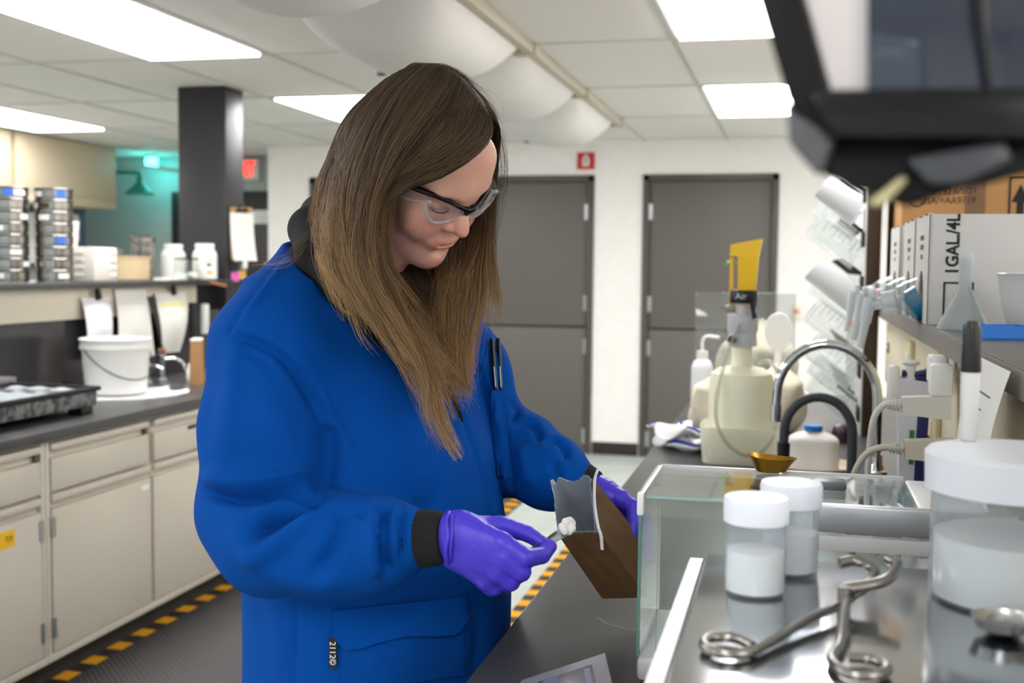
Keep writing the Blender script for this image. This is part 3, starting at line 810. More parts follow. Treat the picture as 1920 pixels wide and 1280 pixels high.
# fire alarm pull station sign
t = thing('alarm_sign', 'red and white fire extinguisher sign above the double door', 'sign', (-1.605, YB - 0.006, 2.295))
B().box((0, 0, 0), (0.138, 0.01, 0.13), 0.002).build('sign_plate', mat('sign_red', (190, 40, 38), 0.45), t)
B().prism([(-0.025, -0.04), (0.025, -0.04), (0.025, 0.02), (0.012, 0.03), (0.014, 0.045), (-0.014, 0.045), (-0.012, 0.03), (-0.025, 0.02)], 0, 0.003, Matrix.Translation((0, -0.005, 0)) @ Matrix.Rotation(PI / 2, 4, 'X')).build('sign_symbol', M_white, t)
B().box((0, -0.0095, 0.0), (0.02, 0.002, 0.05)).build('symbol_core', mat('sign_grey', (150, 150, 120), 0.5), t)
# ================================================================ right workbench
bt = tag(B().span(-0.425, 0.95, 0.42, 5.3, 0.872, 0.91, 0.004).build('countertop', M_top), 'dark epoxy workbench top in front of the person', 'countertop')
M_scratch = mat('pale_scratch', (150, 150, 152), 0.7)
for (p, w) in (([(-0.30, 1.80), (-0.28, 1.772), (-0.25, 1.755), (-0.225, 1.75)], 0.0012), ([(-0.262, 2.02), (-0.24, 2.01)], 0.001), ([(-0.31, 1.92), (-0.30, 1.915)], 0.001)):
    B().tube([(x, y, 0.9101) for x, y in p], w, 6, flat=0.15).build('scratch_mark', M_scratch, bt)
for k, (a, c, l) in enumerate(((0.5, 1.75, 'cream base cabinet under the near end of the workbench'), (1.76, 3.5, 'cream base cabinet under the workbench beside the person'), (3.51, 5.25, 'cream base cabinet under the far end of the workbench'))):
    m = (a + c) / 2
    t = cabinet(a, c, [(a + 0.03, m - 0.006), (m + 0.006, c - 0.03)], [(a + 0.03, m - 0.006), (m + 0.006, c - 0.03)], l)
    t.location = (-0.39, c, 0); t.rotation_euler = (0, 0, PI)
tag(B().span(0.25, 0.9, 0.5, 5.25, 0.0, 0.871).build('bench_carcass', M_cab), 'cream carcass closing the back of the workbench', 'cabinet')

# reagent shelf with riser
SZ = 1.357
sh = thing('reagent_shelf', 'long dark shelf over the right workbench carrying white cartons', 'shelf', (0.28, 0.9, 0.91))
B().span(0.0, 0.62, 0, 3.45, SZ - 0.91 - 0.04, SZ - 0.91, 0.003).build('shelf_board', M_top, sh)
M_edge = mat('worn_shelf_edge', (128, 122, 116), 0.5, var=0.08, scale=20)
B().span(-0.003, 0.0, 0, 3.1, SZ - 0.91 - 0.039, SZ - 0.91 - 0.003).build('edge_strip', M_edge, sh)
M_riser = mat('worn_cream_panel', (226, 216, 190), 0.5, var=0.05, scale=4, rgb2=(216, 206, 180))
B().span(0.02, 0.5, 0, 3.1, 0.195, SZ - 0.91 - 0.04, 0.002).build('riser_panel', M_riser, sh)
B().span(0.16, 0.5, 0, 3.1, 0.0, 0.195).build('dark_panel', M_blackmatte, sh)  # black panel added in the open gap to paint its shade and stop light
b = B()
for i in range(11):
    a = 0.5 + 5.0 * i / 10
    b = b
pts = [(0.018, 2.97 + 0.022 * math.cos(a), 0.315 + 0.016 * math.sin(a)) for a in [0.3 + 5.7 * i / 16 for i in range(17)]] + [(0.018, 3.02, 0.30)]
B().tube(pts, 0.003, 5).build('pen_mark', mat('grey_ink', (120, 128, 116), 0.7), sh)
M_ivory = mat('ivory_outlet', (222, 206, 160), 0.45)
for (y, z, h) in ((3.10, 1.19, 0.17), (2.52, 1.195, 0.20)):
    o = B().box((0, 0, 0), (0.012, 0.09, h), 0.003).build('outlet_plate', M_ivory, sh, loc=(0.014, y - 0.9, z - 0.91 + 0.02))
    for dz in (-0.04, 0.04):
        B().box((0, 0, 0), (0.006, 0.034, 0.03), 0.004).build('socket', M_white, o, loc=(-0.007, 0, dz))

# ---------------------------------------------------------------- spigot cartons
M_carton = mat('white_carton', (204, 202, 200), 0.75, var=0.03, scale=30, bump=0.05)
M_cartonedge = mat('carton_edge', (70, 48, 36), 0.8)
M_ink = mat('black_ink', (22, 22, 24), 0.7)
M_inkg = mat('grey_ink_print', (110, 110, 114), 0.7)
M_spigot = mat('translucent_white_plastic', (226, 232, 238), 0.35, var=0.02, trans=0.25)
M_bagclear = pane('clear_bag_film', (236, 240, 240), 1.4, 0.05, 0.12)
M_bluel = mat('blue_liquid', (10, 120, 160), 0.08, var=0.05, coat=0.4)
def carton(y0, y1, label, big=False):
    t = thing('spigot_carton', label, 'carton', (0.285, y0, SZ), group='white one-gallon cartons with spigots')
    w, h, dp = y1 - y0, 0.245, 0.30
    body = B().span(0.004, dp, 0, w, 0.0, h, 0.002).build('carton_body', M_carton, t)
    yc = w * 0.5
    # front panel with a keyhole cut-out around the spout
    hw = 0.052
    out = [(0.0, 0.0)]
    outer = [(0, 0), (w, 0), (w, h), (0, h)]
    arch = [(yc - hw, 0.0)] + [(yc - hw * math.cos(PI * i / 14), 0.045 + 0.075 * math.sin(PI * i / 14) ** 0.8) for i in range(15)] + [(yc + hw, 0.0)]
    poly = [(0, 0)] + arch + [(w, 0), (w, h), (0, h)]
    B().prism(poly, 0, 0.004, Matrix(((0, 0, -1, 0.004), (1, 0, 0, 0), (0, 1, 0, 0), (0, 0, 0, 1)))).build('front_panel', M_carton, t)
    B().span(-0.001, 0.003, yc - hw, yc + hw, 0.002, 0.118).build('spout_opening', M_cartonedge, t, loc=(0.0045, 0, 0))
    B().span(-0.0006, 0.001, 0.0, 0.006, 0.0, h).build('corner_fold', M_cartonedge, t, loc=(0, -0.001, 0))
    for j in range(5):
        B().box((0.0, w * (0.1 + 0.2 * j), h + 0.001), (0.008, w * 0.09, 0.004)).build('torn_flap', M_cartonedge if j % 2 else M_carton, t, loc=(0.004, 0, 0))
    for j, nn_ in enumerate((9, 8, 5)):          # three rows of tiny unreadable print
        pb_ = B()
        for q in range(nn_):
            pb_.box((-0.0006, yc + (q - (nn_ - 1) / 2) * 0.0085, h * 0.80 - j * 0.022), (0.0008, 0.0035 + 0.002 * ((q * 7 + j) % 3 == 0), 0.011))
        tag(pb_.build('print_row', M_inkg, t), kind='stuff')
    # pouch neck, tap
    B().lathe([(0.046, 0.0), (0.042, 0.03), (0.032, 0.055), (0.026, 0.06)], 24, Matrix.Translation((0.0, yc, 0.06)) @ Matrix.Rotation(-PI / 2 - 0.25, 4, 'Y'), cap0=False, cap1=False).build('pouch_neck', M_bagclear, t)
    B().cyl((-0.052, yc, 0.050), (-0.086, yc, 0.043), 0.026, 0.026, 20).cyl((-0.086, yc, 0.043), (-0.12, yc, 0.036), 0.014, 0.014, 16).build('spigot_collar', M_spigot, t)
    tp = B().cyl((-0.112, yc, 0.055), (-0.122, yc, -0.005), 0.015, 0.013, 16).cyl((-0.122, yc, -0.005), (-0.132, yc, -0.065), 0.0105, 0.009, 14)
    tp.box((-0.106, yc, 0.066), (0.012, 0.036, 0.02), 0.004).build('tap_nozzle', M_spigot, t)
    return t
ca = carton(2.67, 2.965, 'nearest white carton reading 1GAL./4L with blue liquid at its spigot')
B().lathe([(0.043, 0.002), (0.039, 0.028), (0.024, 0.036), (0.0, 0.037)], 24, Matrix.Translation((0.004, 0.1475, 0.048)) @ Matrix.Rotation(-PI / 2 - 0.45, 4, 'Y')).build('blue_liquid', M_bluel, ca)
cb = carton(2.985, 3.28, 'middle white carton with a pale spigot')
cc = carton(3.40, 3.72, 'farthest white carton with spigot next to the drying rack')
B().lathe([(0.0265, 0.0), (0.0265, 0.006)], 20, Matrix.Translation((-0.068, 0.1475, 0.047)) @ Matrix.Rotation(-PI / 2 - 0.2, 4, 'Y')).build('pink_ring', mat('pink_seal', (236, 190, 190), 0.5), cb)
text('carton_volume', '1GAL./4L', 0.038, M_ink, ca, (0.050, -0.0008, 0.178), (PI / 2, -PI / 2, 0), sx=0.9, bold=0.0011)
ar = B().span(0.032, 0.095, -0.0012, 0, 0.092, 0.096).span(0.032, 0.036, -0.0012, 0, 0.02, 0.094).span(0.091, 0.095, -0.0012, 0, 0.02, 0.094)
ar.build('arrow_frame', M_ink, ca)
B().prism([(0.06, 0.025), (0.067, 0.025), (0.067, 0.06), (0.075, 0.06), (0.0635, 0.082), (0.052, 0.06), (0.06, 0.06)], 0, 0.0012, Matrix(((1, 0, 0, 0), (0, 0, 1, -0.0012), (0, 1, 0, 0), (0, 0, 0, 1)))).build('arrow_mark', M_ink, ca)

# brown carton behind
M_kraftbox = mat('brown_corrugated', (178, 132, 84), 0.75, var=0.06, scale=14, bump=0.12, bscale=50)
t2 = thing('cardboard_box', 'large brown cardboard box with printed codes behind the white cartons', 'cardboard box', (0, 3.76, SZ))
B().span(0.316, 0.85, 0, 0.55, 0, 0.50, 0.004).build('box_body', M_kraftbox, t2)
text('box_code', '4G/Y32.6/S/21', 0.033, M_ink, t2, (0.455, -0.001, 0.366), (PI / 2, 0, 0), sx=0.82)
text('box_code', 'USA/+AA9719', 0.033, M_ink, t2, (0.45, -0.001, 0.336), (PI / 2, 0, 0), sx=0.82)
B().span(0.625, 0.631, -0.0015, 0, 0.18, 0.41).span(0.625, 0.76, -0.0015, 0, 0.404, 0.41).build('arrow_frame', M_ink, t2)
B().prism([(0.645, 0.2), (0.665, 0.2), (0.665, 0.33), (0.680, 0.33), (0.655, 0.385), (0.630, 0.33), (0.645, 0.33)], 0, 0.0015, Matrix(((1, 0, 0, 0.004), (0, 0, 1, -0.0015), (0, 1, 0, 0), (0, 0, 0, 1)))).build('arrow_mark', M_ink, t2)
B().tube([(0.36 + 0.022 * math.cos(a), -0.001, 0.345 + 0.026 * math.sin(a)) for a in [2 * PI * i / 20 for i in range(21)]], 0.002, 5).build('un_ring', M_ink, t2)
B().span(0.5, 0.56, -0.001, 0, 0.0, 0.5).build('packing_tape', pane('packing_tape', (244, 238, 224), 1.5, 0.05, 0.05), t2)

# ---------------------------------------------------------------- funnel, bowl, blue trays, marker, paper on the shelf
M_pp = pane('milky_polypropylene', (228, 232, 232), 1.4, 0.25, 0.45)
t = thing('funnel', 'translucent plastic funnel standing upside down on the shelf', 'funnel', (0.335, 2.47, SZ))
B().lathe([(0.052, 0), (0.0535, 0.003), (0.0135, 0.083), (0.0125, 0.09), (0.0145, 0.155), (0.0125, 0.155), (0.0105, 0.09), (0.05, 0.004)], 40, cap0=False, cap1=False).build('funnel_cone', M_pp, t)
B().tube([(0.0535, 0, 0.002), (0.014, 0, 0.082)], 0.0012, 6).build('seam_rib', M_pp, t)
t = thing('mixing_bowl', 'translucent white plastic bowl on the shelf right of the funnel', 'bowl', (0.475, 2.42, SZ))
B().lathe([(0.0, 0.002), (0.058, 0.0), (0.062, 0.004), (0.075, 0.045), (0.083, 0.09), (0.0865, 0.113), (0.089, 0.116), (0.087, 0.118), (0.083, 0.113), (0.072, 0.045), (0.056, 0.008), (0, 0.007)], 48, cap0=False).build('bowl_wall', mat('milky_bowl_plastic', (222, 224, 224), 0.3, trans=0.15, var=0.01), t)
M_blue = mat('blue_plastic', (26, 110, 200), 0.35, var=0.03)
def tray(loc, rz, label, s=1.0):
    t = thing('blue_tray', label, 'tray', loc, (0, 0, rz))
    b = B().span(-0.05 * s, 0.05 * s, -0.035 * s, 0.035 * s, 0, 0.002)
    for a in (-1, 1):
        b.span(a * 0.05 * s, a * 0.048 * s, -0.035 * s, 0.035 * s, 0, 0.024).span(-0.05 * s, 0.05 * s, a * 0.035 * s, a * 0.033 * s, 0, 0.024)
    b.build('tray_walls', M_blue, t)
    return t
tray((0.357, 2.20, SZ), 0.25, 'small bright blue plastic tray beside the funnel')
tr2 = tray((0.49, 2.22, SZ), -0.3, 'second blue tray holding white caps at the right edge')
for (x, y, w_) in ((-0.02, 0.0, 'leftmost'), (0.015, -0.01, 'rightmost'), (0.0, 0.015, 'rear')):
    tag(B().lathe([(0, 0), (0.011, 0), (0.012, 0.002), (0.012, 0.014), (0.01, 0.017), (0, 0.017)], 16).build('bottle_cap', M_white, loc=(0.49 + x, 2.22 + y, SZ + 0.0025)), '%s small white cap in the second blue tray' % w_, 'cap', 'white caps in the blue tray')
t = thing('marker_pen', 'white marker pen with black cap standing upright on the large jar lid', 'marker', (0.176, 1.235, 1.306))
B().lathe([(0, 0), (0.0075, 0), (0.0085, 0.003), (0.0095, 0.068), (0.0088, 0.072)], 20).build('pen_barrel', mat('pen_white', (214, 212, 212), 0.35), t)
B().lathe([(0.0098, 0.07), (0.0100, 0.072), (0.0088, 0.114), (0.006, 0.122), (0, 0.123)], 20).build('pen_cap', M_black, t)
def curl(u, v):
    return Vector((-0.01 - 0.035 * math.sin(PI * 0.6 * (1 - v)) + 0.02 * (1 - v) ** 2, (u - 0.5) * 0.26, 0.0 - 0.21 * (1 - v)))
t = thing('hanging_sheet', 'curled white printed sheet hanging from the shelf edge at right', 'paper', (0.275, 1.66, SZ - 0.004))
B().sheet(curl, 10, 14, 0.001).build('paper_face', M_whitem, t, 80)
for j in range(7):
    v0 = 0.8 - j * 0.1
    B().sheet(lambda u, v: curl(0.70 - (0.30 if j % 3 else 0.45) * u, v0 + 0.012 * v) + Vector((-0.0014, 0, 0)), 6, 1, 0.0004).build('print_line', M_inkg, t)

# ---------------------------------------------------------------- plugs, cords, pipette under the shelf
M_plug = mat('grey_white_plug', (214, 212, 204), 0.4)
M_cordw = mat('beige_cord', (200, 194, 178), 0.45)
M_navy = mat('navy_plastic', (42, 44, 100), 0.35)
M_pale = mat('pale_lilac_plastic', (222, 222, 232), 0.35)
def plug(y, z, label, m, cord, reach=0.05):
    t = thing('power_plug', label, 'plug', (0.285, y, z))
    B().hexa([(-reach * 1.7, -0.016, -0.016), (0, -0.022, -0.022), (0, 0.022, -0.022), (-reach * 1.7, 0.016, -0.016), (-reach * 1.7, -0.016, 0.016), (0, -0.022, 0.022), (0, 0.022, 0.022), (-reach * 1.7, 0.016, 0.016)]).build('plug_body', m, t)
    for k in range(4):
        x = -reach * 1.7 - 0.004 - k * 0.006
        B().cyl((x, 0, 0), (x - 0.004, 0, 0), 0.0115 - k * 0.001, n=14).build('strain_ring', m, t)
    B().tube(catmull(cord, 8), 0.0062, 10).build('cord', m, t)
    return t
plug(2.24, 1.225, 'upper pale plug with cord looping down from the outlet', M_plug, [(-0.085, 0, 0), (-0.115, 0, 0.0), (-0.135, 0.0, -0.03), (-0.14, 0.02, -0.11), (-0.138, 0.03, -0.2), (-0.12, 0.05, -0.30)])
plug(2.16, 1.155, 'lower beige plug with ribbed strain relief and cord', M_cordw, [(-0.085, 0, 0), (-0.125, 0, 0.0), (-0.155, 0.01, -0.02), (-0.175, 0.02, -0.075), (-0.178, 0.04, -0.16), (-0.16, 0.08, -0.24)])
t = thing('plug_adapter', 'white stacked plug adapter beside the pipette', 'adapter', (0.288, 2.30, 1.275))
B().box((-0.02, 0, 0.015), (0.035, 0.05, 0.055), 0.006).box((-0.02, -0.055, 0.0), (0.04, 0.045, 0.06), 0.006).build('adapter_body', M_white, t)
t = thing('pipette', 'white and navy pipette hanging in a holder under the shelf', 'pipette', (0.262, 2.62, 1.0))
B().prism([(-0.03, 0.0), (0.02, 0.0), (0.028, 0.19), (0.024, 0.235), (-0.042, 0.245), (-0.048, 0.225), (-0.038, 0.2)], -0.018, 0.018, Matrix(((1, 0, 0, 0), (0, 0, -1, 0), (0, 1, 0, 0), (0, 0, 0, 1)))).build('pipette_body', M_pale, t)
B().prism([(0.0, 0.0), (0.022, 0.0), (0.028, 0.20), (0.004, 0.20)], -0.0195, 0.0195, Matrix(((1, 0, 0, 0), (0, 0, -1, 0), (0, 1, 0, 0), (0, 0, 0, 1)))).build('navy_grip', M_navy, t)
B().tube(catmull([(-0.03, 0, 0.252), (0.0, 0, 0.25), (0.03, 0, 0.262), (0.055, 0, 0.27), (0.055, 0, 0.245), (0.03, 0, 0.24), (0.0, 0, 0.244)], 5), 0.008, 8).build('finger_hook', M_navy, t)
B().lathe([(0.0, 0.282), (0.020, 0.281), (0.021, 0.276), (0.011, 0.268), (0.0105, 0.24)], 24, Matrix.Translation((-0.012, 0, 0))).build('plunger', M_white, t)
B().span(-0.060, -0.035, -0.02, 0.02, 0.19, 0.27, 0.008).build('holder_arm', M_white, t)
B().span(-0.012, -0.002, -0.0205, -0.018, 0.055, 0.13).build('green_scale', mat('green_scale', (40, 130, 60), 0.5), t)
B().tube([(-0.008, 0, 0.0), (-0.006, 0, -0.05), (-0.004, 0, -0.085)], [0.016, 0.012, 0.006], 14).build('tip_cone', M_white, t)
t = thing('pill_bottle', 'white bottle with red band on the bench below the pipette', 'bottle', (0.285, 2.72, 0.91))
B().lathe([(0, 0), (0.026, 0), (0.028, 0.003), (0.028, 0.075), (0.02, 0.085), (0.02, 0.095)], 24).build('bottle_body', M_white, t)
B().lathe([(0.0215, 0.092), (0.0225, 0.093), (0.0225, 0.1), (0.02, 0.102), (0, 0.102)], 24).build('red_band', mat('red_plastic', (196, 44, 40), 0.4), t)
t = thing('wooden_block', 'orange-brown wooden block in the dark gap behind the faucet', 'block', (0.36, 3.05, 0.91))
B().span(-0.05, 0.05, -0.12, 0.1, 0, 0.06, 0.004).build('block_body', mat('orange_wood', (150, 96, 44), 0.6, scale=20, stretch=(1, 6, 6), var=0.2), t)
B().span(-0.045, 0.045, -0.11, 0.09, 0.0605, 0.085, 0.004).build('block_lid', mat('dark_wood', (104, 66, 32), 0.6, scale=20, stretch=(1, 6, 6), var=0.2), t)

# ---------------------------------------------------------------- drying rack with labware
M_rackw = mat('white_rack_face', (222, 221, 220), 0.4)
M_rackb = mat('dark_brown_rack_edge', (64, 50, 36), 0.6, var=0.12, scale=20, stretch=(8, 8, 1))
RX, RY = 0.226, 4.02
rk = thing('drying_rack', 'white peg drying rack with dark edge above the sink', 'drying rack', (RX, RY, 0.91))
B().span(0.004, 0.05, 0, 1.2, 0.0, 1.0, 0.003).build('rack_board', M_rackb, rk)
B().span(0.0, 0.004, 0.004, 1.2, 0.0, 1.0).build('rack_face', M_rackw, rk)
pdir = Vector((-0.80, 0, 0.60))
M_clearlab = pane('clear_lab_plastic', (250, 252, 252), 1.5, 0.02, 0.07)
M_milk = mat('milky_white_plastic', (226, 229, 234), 0.35, trans=0.1, var=0.02)
M_grad = mat('graduation_grey', (90, 90, 92), 0.6)
zs = [0.10, 0.25, 0.40, 0.55, 0.70, 0.85]
for z in zs:
    for y in (0.18, 0.42, 0.66, 0.90, 1.12):
        B().cyl((0.0, y, z), Vector((0.0, y, z)) + pdir * 0.09, 0.007, 0.005, 8).build('peg', M_blackmatte, rk)
for y in (0.1,):
    for z in zs:
        b = B()
        for q in range(7):
            b.box((-0.004, y - 0.07 + q * 0.02, z - 0.03), (0.008, 0.008, 0.05), 0.001)
        tag(b.build('vent_slots', M_black, rk), kind='stuff')
def labware(name, label, y, z, kind, L, r):
    p = Vector((RX, RY + y, 0.91 + z)) + pdir * 0.012
    q = pdir.to_track_quat('Z', 'Y').to_euler()
    t = thing(name, label, 'labware', p, q, group='labware drying on the rack pegs')
    if kind == 'milk':
        B().lathe([(r * 1.06, 0), (r * 1.08, 0.004), (r * 1.0, 0.008), (r * 0.93, L * 0.96), (r * 0.88, L), (0, L), ], 36, cap0=False).lathe([(r * 0.97, 0.004), (r * 0.90, L * 0.96)], 36, cap0=False, cap1=False).build('beaker_wall', M_milk, t)
        B().tube([(r * 1.03, -0.012, 0.004), (r * 1.25, 0, 0.006), (r * 1.03, 0.012, 0.004)], 0.005, 6).build('pour_lip', M_milk, t)
    else:
        B().lathe([(r * 1.05, 0), (r * 1.07, 0.004), (r, 0.008), (r, L * 0.95), (r * 0.94, L * 0.985), (r * 0.5, L), (0, L * 0.985)], 36, cap0=False).lathe([(r * 0.93, 0.002), (r * 0.93, L * 0.93), (0, L * 0.95)], 36, cap0=False).build('glass_wall', M_clearlab, t)
        for k in range(8):
            zz = 0.02 + (L - 0.04) * k / 8
            B().sheet(lambda u, v: Vector((r * 1.005 * math.cos(2.2 + u * (1.0 if k % 2 else 0.6)), r * 1.005 * math.sin(2.2 + u * (1.0 if k % 2 else 0.6)), zz + 0.0022 * v)), 6, 1, 0.0003).build('graduation', M_grad, t)
    return t
labware('plastic_beaker', 'white plastic beaker at the top of the drying rack', 0.13, 0.755, 'milk', 0.165, 0.052)
labware('clear_cylinder', 'clear ribbed jar below the top white beaker on the rack', 0.15, 0.60, 'clear', 0.20, 0.050)
labware('plastic_beaker', 'white plastic beaker in the middle of the drying rack', 0.14, 0.445, 'milk', 0.20, 0.050)
labware('clear_cylinder', 'clear measuring jar below the middle white beaker', 0.15, 0.30, 'clear', 0.20, 0.052)
labware('clear_cylinder', 'clear jar just behind the faucet arch on the rack', 0.16, 0.175, 'clear', 0.20, 0.050)
labware('clear_cylinder', 'lowest clear jar on the near column of the rack', 0.17, 0.055, 'clear', 0.19, 0.046)
for k, (z, kd) in enumerate(((0.70, 'clear'), (0.40, 'clear'), (0.10, 'clear'))):
    labware('clear_cylinder', ['upper', 'middle', 'lower'][k] + ' clear jar on the rack column farther back', 0.42, z, kd, 0.18, 0.045)
tag(B().lathe([(0.016, 0), (0.018, 0.004), (0.018, 0.03), (0.012, 0.036), (0, 0.037)], 20).build('red_stopper', mat('red_cap', (206, 44, 30), 0.4), loc=(RX - 0.0, RY + 0.01, 1.29), rot=(0, -PI / 2, 0)), 'bright red stopper on the drying rack', 'stopper')

# ---------------------------------------------------------------- taps at the cup sink
t = thing('gooseneck_faucet', 'tall chrome gooseneck faucet arching over the bench', 'faucet', (0.214, 3.07, 0.91))
arc = [(0, 0, 0.06), (0, 0, 0.235)] + [(-0.127 + 0.127 * math.cos(a), 0, 0.235 + 0.138 * math.sin(a)) for a in [PI * i / 18 for i in range(1, 19)]] + [(-0.256, 0, 0.205)]
B().tube(arc, 0.0125, 14).build('neck', M_chrome, t)
B().lathe([(0.0285, 0), (0.0285, 0.008), (0.022, 0.012), (0.021, 0.055), (0.0165, 0.065), (0.0165, 0.09)], 24).build('base', M_chrome, t)
B().cyl((-0.256, 0, 0.21), (-0.256, 0, 0.165), 0.015, 0.0145, 16).build('nozzle', M_chrome, t)
B().tube([(0.0, -0.018, 0.045), (0.0, -0.05, 0.05)], 0.007, 8).box((0, -0.055, 0.05), (0.05, 0.012, 0.012), 0.004).build('handle', M_chrome, t)
M_hose = mat('dark_grey_rubber', (58, 60, 66), 0.5, var=0.06)
t = thing('rubber_gooseneck', 'dark grey rubber gooseneck tap with black tip', 'faucet', (0.153, 3.04, 0.91))
arc = [(0, 0, 0.0), (0, 0, 0.145)] + [(-0.0855 + 0.0855 * math.cos(a), 0, 0.145 + 0.092 * math.sin(a)) for a in [PI * i / 16 for i in range(1, 17)]] + [(-0.172, 0, 0.11)]
B().tube(arc, 0.0125, 14).build('hose', M_hose, t)
B().cyl((-0.172, 0, 0.115), (-0.172, 0, 0.075), 0.017, 0.016, 16).build('tip', M_black, t)
B().lathe([(0.024, 0), (0.024, 0.006), (0.016, 0.010), (0.016, 0.03)], 20).build('base', M_black, t)
t = thing('cup_sink', 'small oval black cup sink below the faucet spout', 'sink', (-0.03, 3.06, 0.9102))
B().lathe([(0.06, 0), (0.085, 0.0), (0.085, 0.006), (0.078, 0.009), (0.062, 0.003), (0.0, 0.001)], 32, Matrix.Diagonal((1, 1.5, 1, 1)), cap0=False).build('sink_rim', M_black, t)

# ---------------------------------------------------------------- bottle with yellow dispenser in a tub
M_carboy = mat('pale_yellow_polyethylene', (246, 245, 220), 0.4, trans=0.0, var=0.02)
M_tubp = pane('milky_tub_plastic', (246, 246, 240), 1.4, 0.2, 0.5)
M_yel = mat('yellow_plastic', (244, 196, 12), 0.35, var=0.02)
bx, by = -0.148, 3.42
t = thing('plastic_tub', 'translucent plastic tub holding the dispenser bottle', 'tub', (bx + 0.005, by - 0.01, 0.911))
def tubwall(u, v):
    a = 2 * PI * u
    k = 1 / (abs(math.cos(a)) ** 5 + abs(math.sin(a)) ** 5) ** 0.2
    s = 0.98 + 0.08 * v
    return Vector((0.113 * s * k * math.cos(a), 0.105 * s * k * math.sin(a), 0.002 + 0.105 * v))
B().sheet(tubwall, 56, 6, 0.002, True).build('tub_wall', M_tubp, t)
B().prism([tuple(tubwall(i / 40, 0).xy) for i in range(40)], 0, 0.002).build('tub_floor', M_tubp, t)
t = thing('dispenser_bottle', 'pale yellow bottle with yellow bottle-top dispenser', 'bottle', (bx, by, 0.914))
B().lathe([(0, 0), (0.085, 0), (0.093, 0.006), (0.0945, 0.23), (0.088, 0.255), (0.065, 0.27), (0.034, 0.275), (0.030, 0.29), (0.030, 0.335)], 44).build('bottle_body', M_carboy, t)
B().lathe([(0.042, 0.335), (0.043, 0.337), (0.041, 0.375), (0.045, 0.38), (0.0455, 0.425), (0.043, 0.428), (0, 0.428)], 32).build('dispenser_collar', mat('grey_white_collar', (196, 200, 208), 0.4), t)
B().lathe([(0.027, 0.428), (0.027, 0.475), (0, 0.475)], 24).build('glass_barrel', mat('scale_barrel', (206, 198, 192), 0.3), t)
B().lathe([(0.0405, 0.462), (0.041, 0.464), (0.041, 0.498), (0.040, 0.5), (0.0, 0.5)], 28).build('black_sleeve', M_black, t)
text('sleeve_mark', 'Air', 0.026, mat('white_print', (200, 205, 205), 0.5), t, (-0.005, -0.0415, 0.482), (PI / 2, 0, 0), ext=0.0008)
B().hexa([(-0.015, -0.032, 0.5), (0.036, -0.032, 0.5), (0.036, 0.032, 0.5), (-0.015, 0.032, 0.5), (-0.017, -0.036, 0.60), (0.042, -0.036, 0.60), (0.042, 0.036, 0.60), (-0.017, 0.036, 0.60)]).hexa([(-0.040, -0.036, 0.60), (0.043, -0.036, 0.60), (0.043, 0.036, 0.60), (-0.040, 0.036, 0.60), (-0.038, -0.034, 0.633), (0.052, -0.034, 0.65), (0.052, 0.034, 0.65), (-0.038, 0.034, 0.633)]).build('pump_head', M_yel, t)
B().span(-0.0405, -0.030, -0.012, 0.012, 0.43, 0.605, 0.002).build('volume_slide', M_yel, t)
B().span(-0.052, -0.022, -0.008, 0.008, 0.575, 0.585, 0.003).build('green_pointer', mat('lime_plastic', (150, 230, 70), 0.4), t)
B().cyl((-0.05, -0.01, 0.445), (-0.02, -0.01, 0.445), 0.011, n=12).tube([(-0.05, -0.01, 0.445), (-0.062, -0.01, 0.45), (-0.064, -0.01, 0.437)], 0.004, 6).build('side_valve', mat('grey_valve', (150, 152, 156), 0.4), t)
B().prism([(0.02, 0.462), (0.04, 0.462), (0.036, 0.44), (0.045, 0.425), (0.03, 0.415)], -0.044, -0.04, Matrix(((1, 0, 0, 0), (0, 0, 1, 0), (0, 1, 0, 0), (0, 0, 0, 1)))).build('tape_flag', M_black, t)
B().box((-0.028, -0.045, 0.355), (0.022, 0.014, 0.02), 0.003, rot=(0, 0.5, 0)).build('clamp_screw', M_black, t)
M_tubing = pane('clear_tubing', (232, 232, 224), 1.4, 0.1, 0.3)
tb = catmull([(-0.005, -0.045, 0.40), (-0.03, -0.06, 0.34), (-0.06, -0.10, 0.22), (-0.062, -0.115, 0.12), (-0.02, -0.12, 0.05), (0.04, -0.12, 0.03), (0.09, -0.11, 0.07), (0.11, -0.09, 0.17), (0.11, -0.05, 0.25), (0.08, 0.0, 0.29), (0.05, 0.02, 0.285)], 6)
B().tube(tb, 0.0055, 10).build('tubing', M_tubing, t)

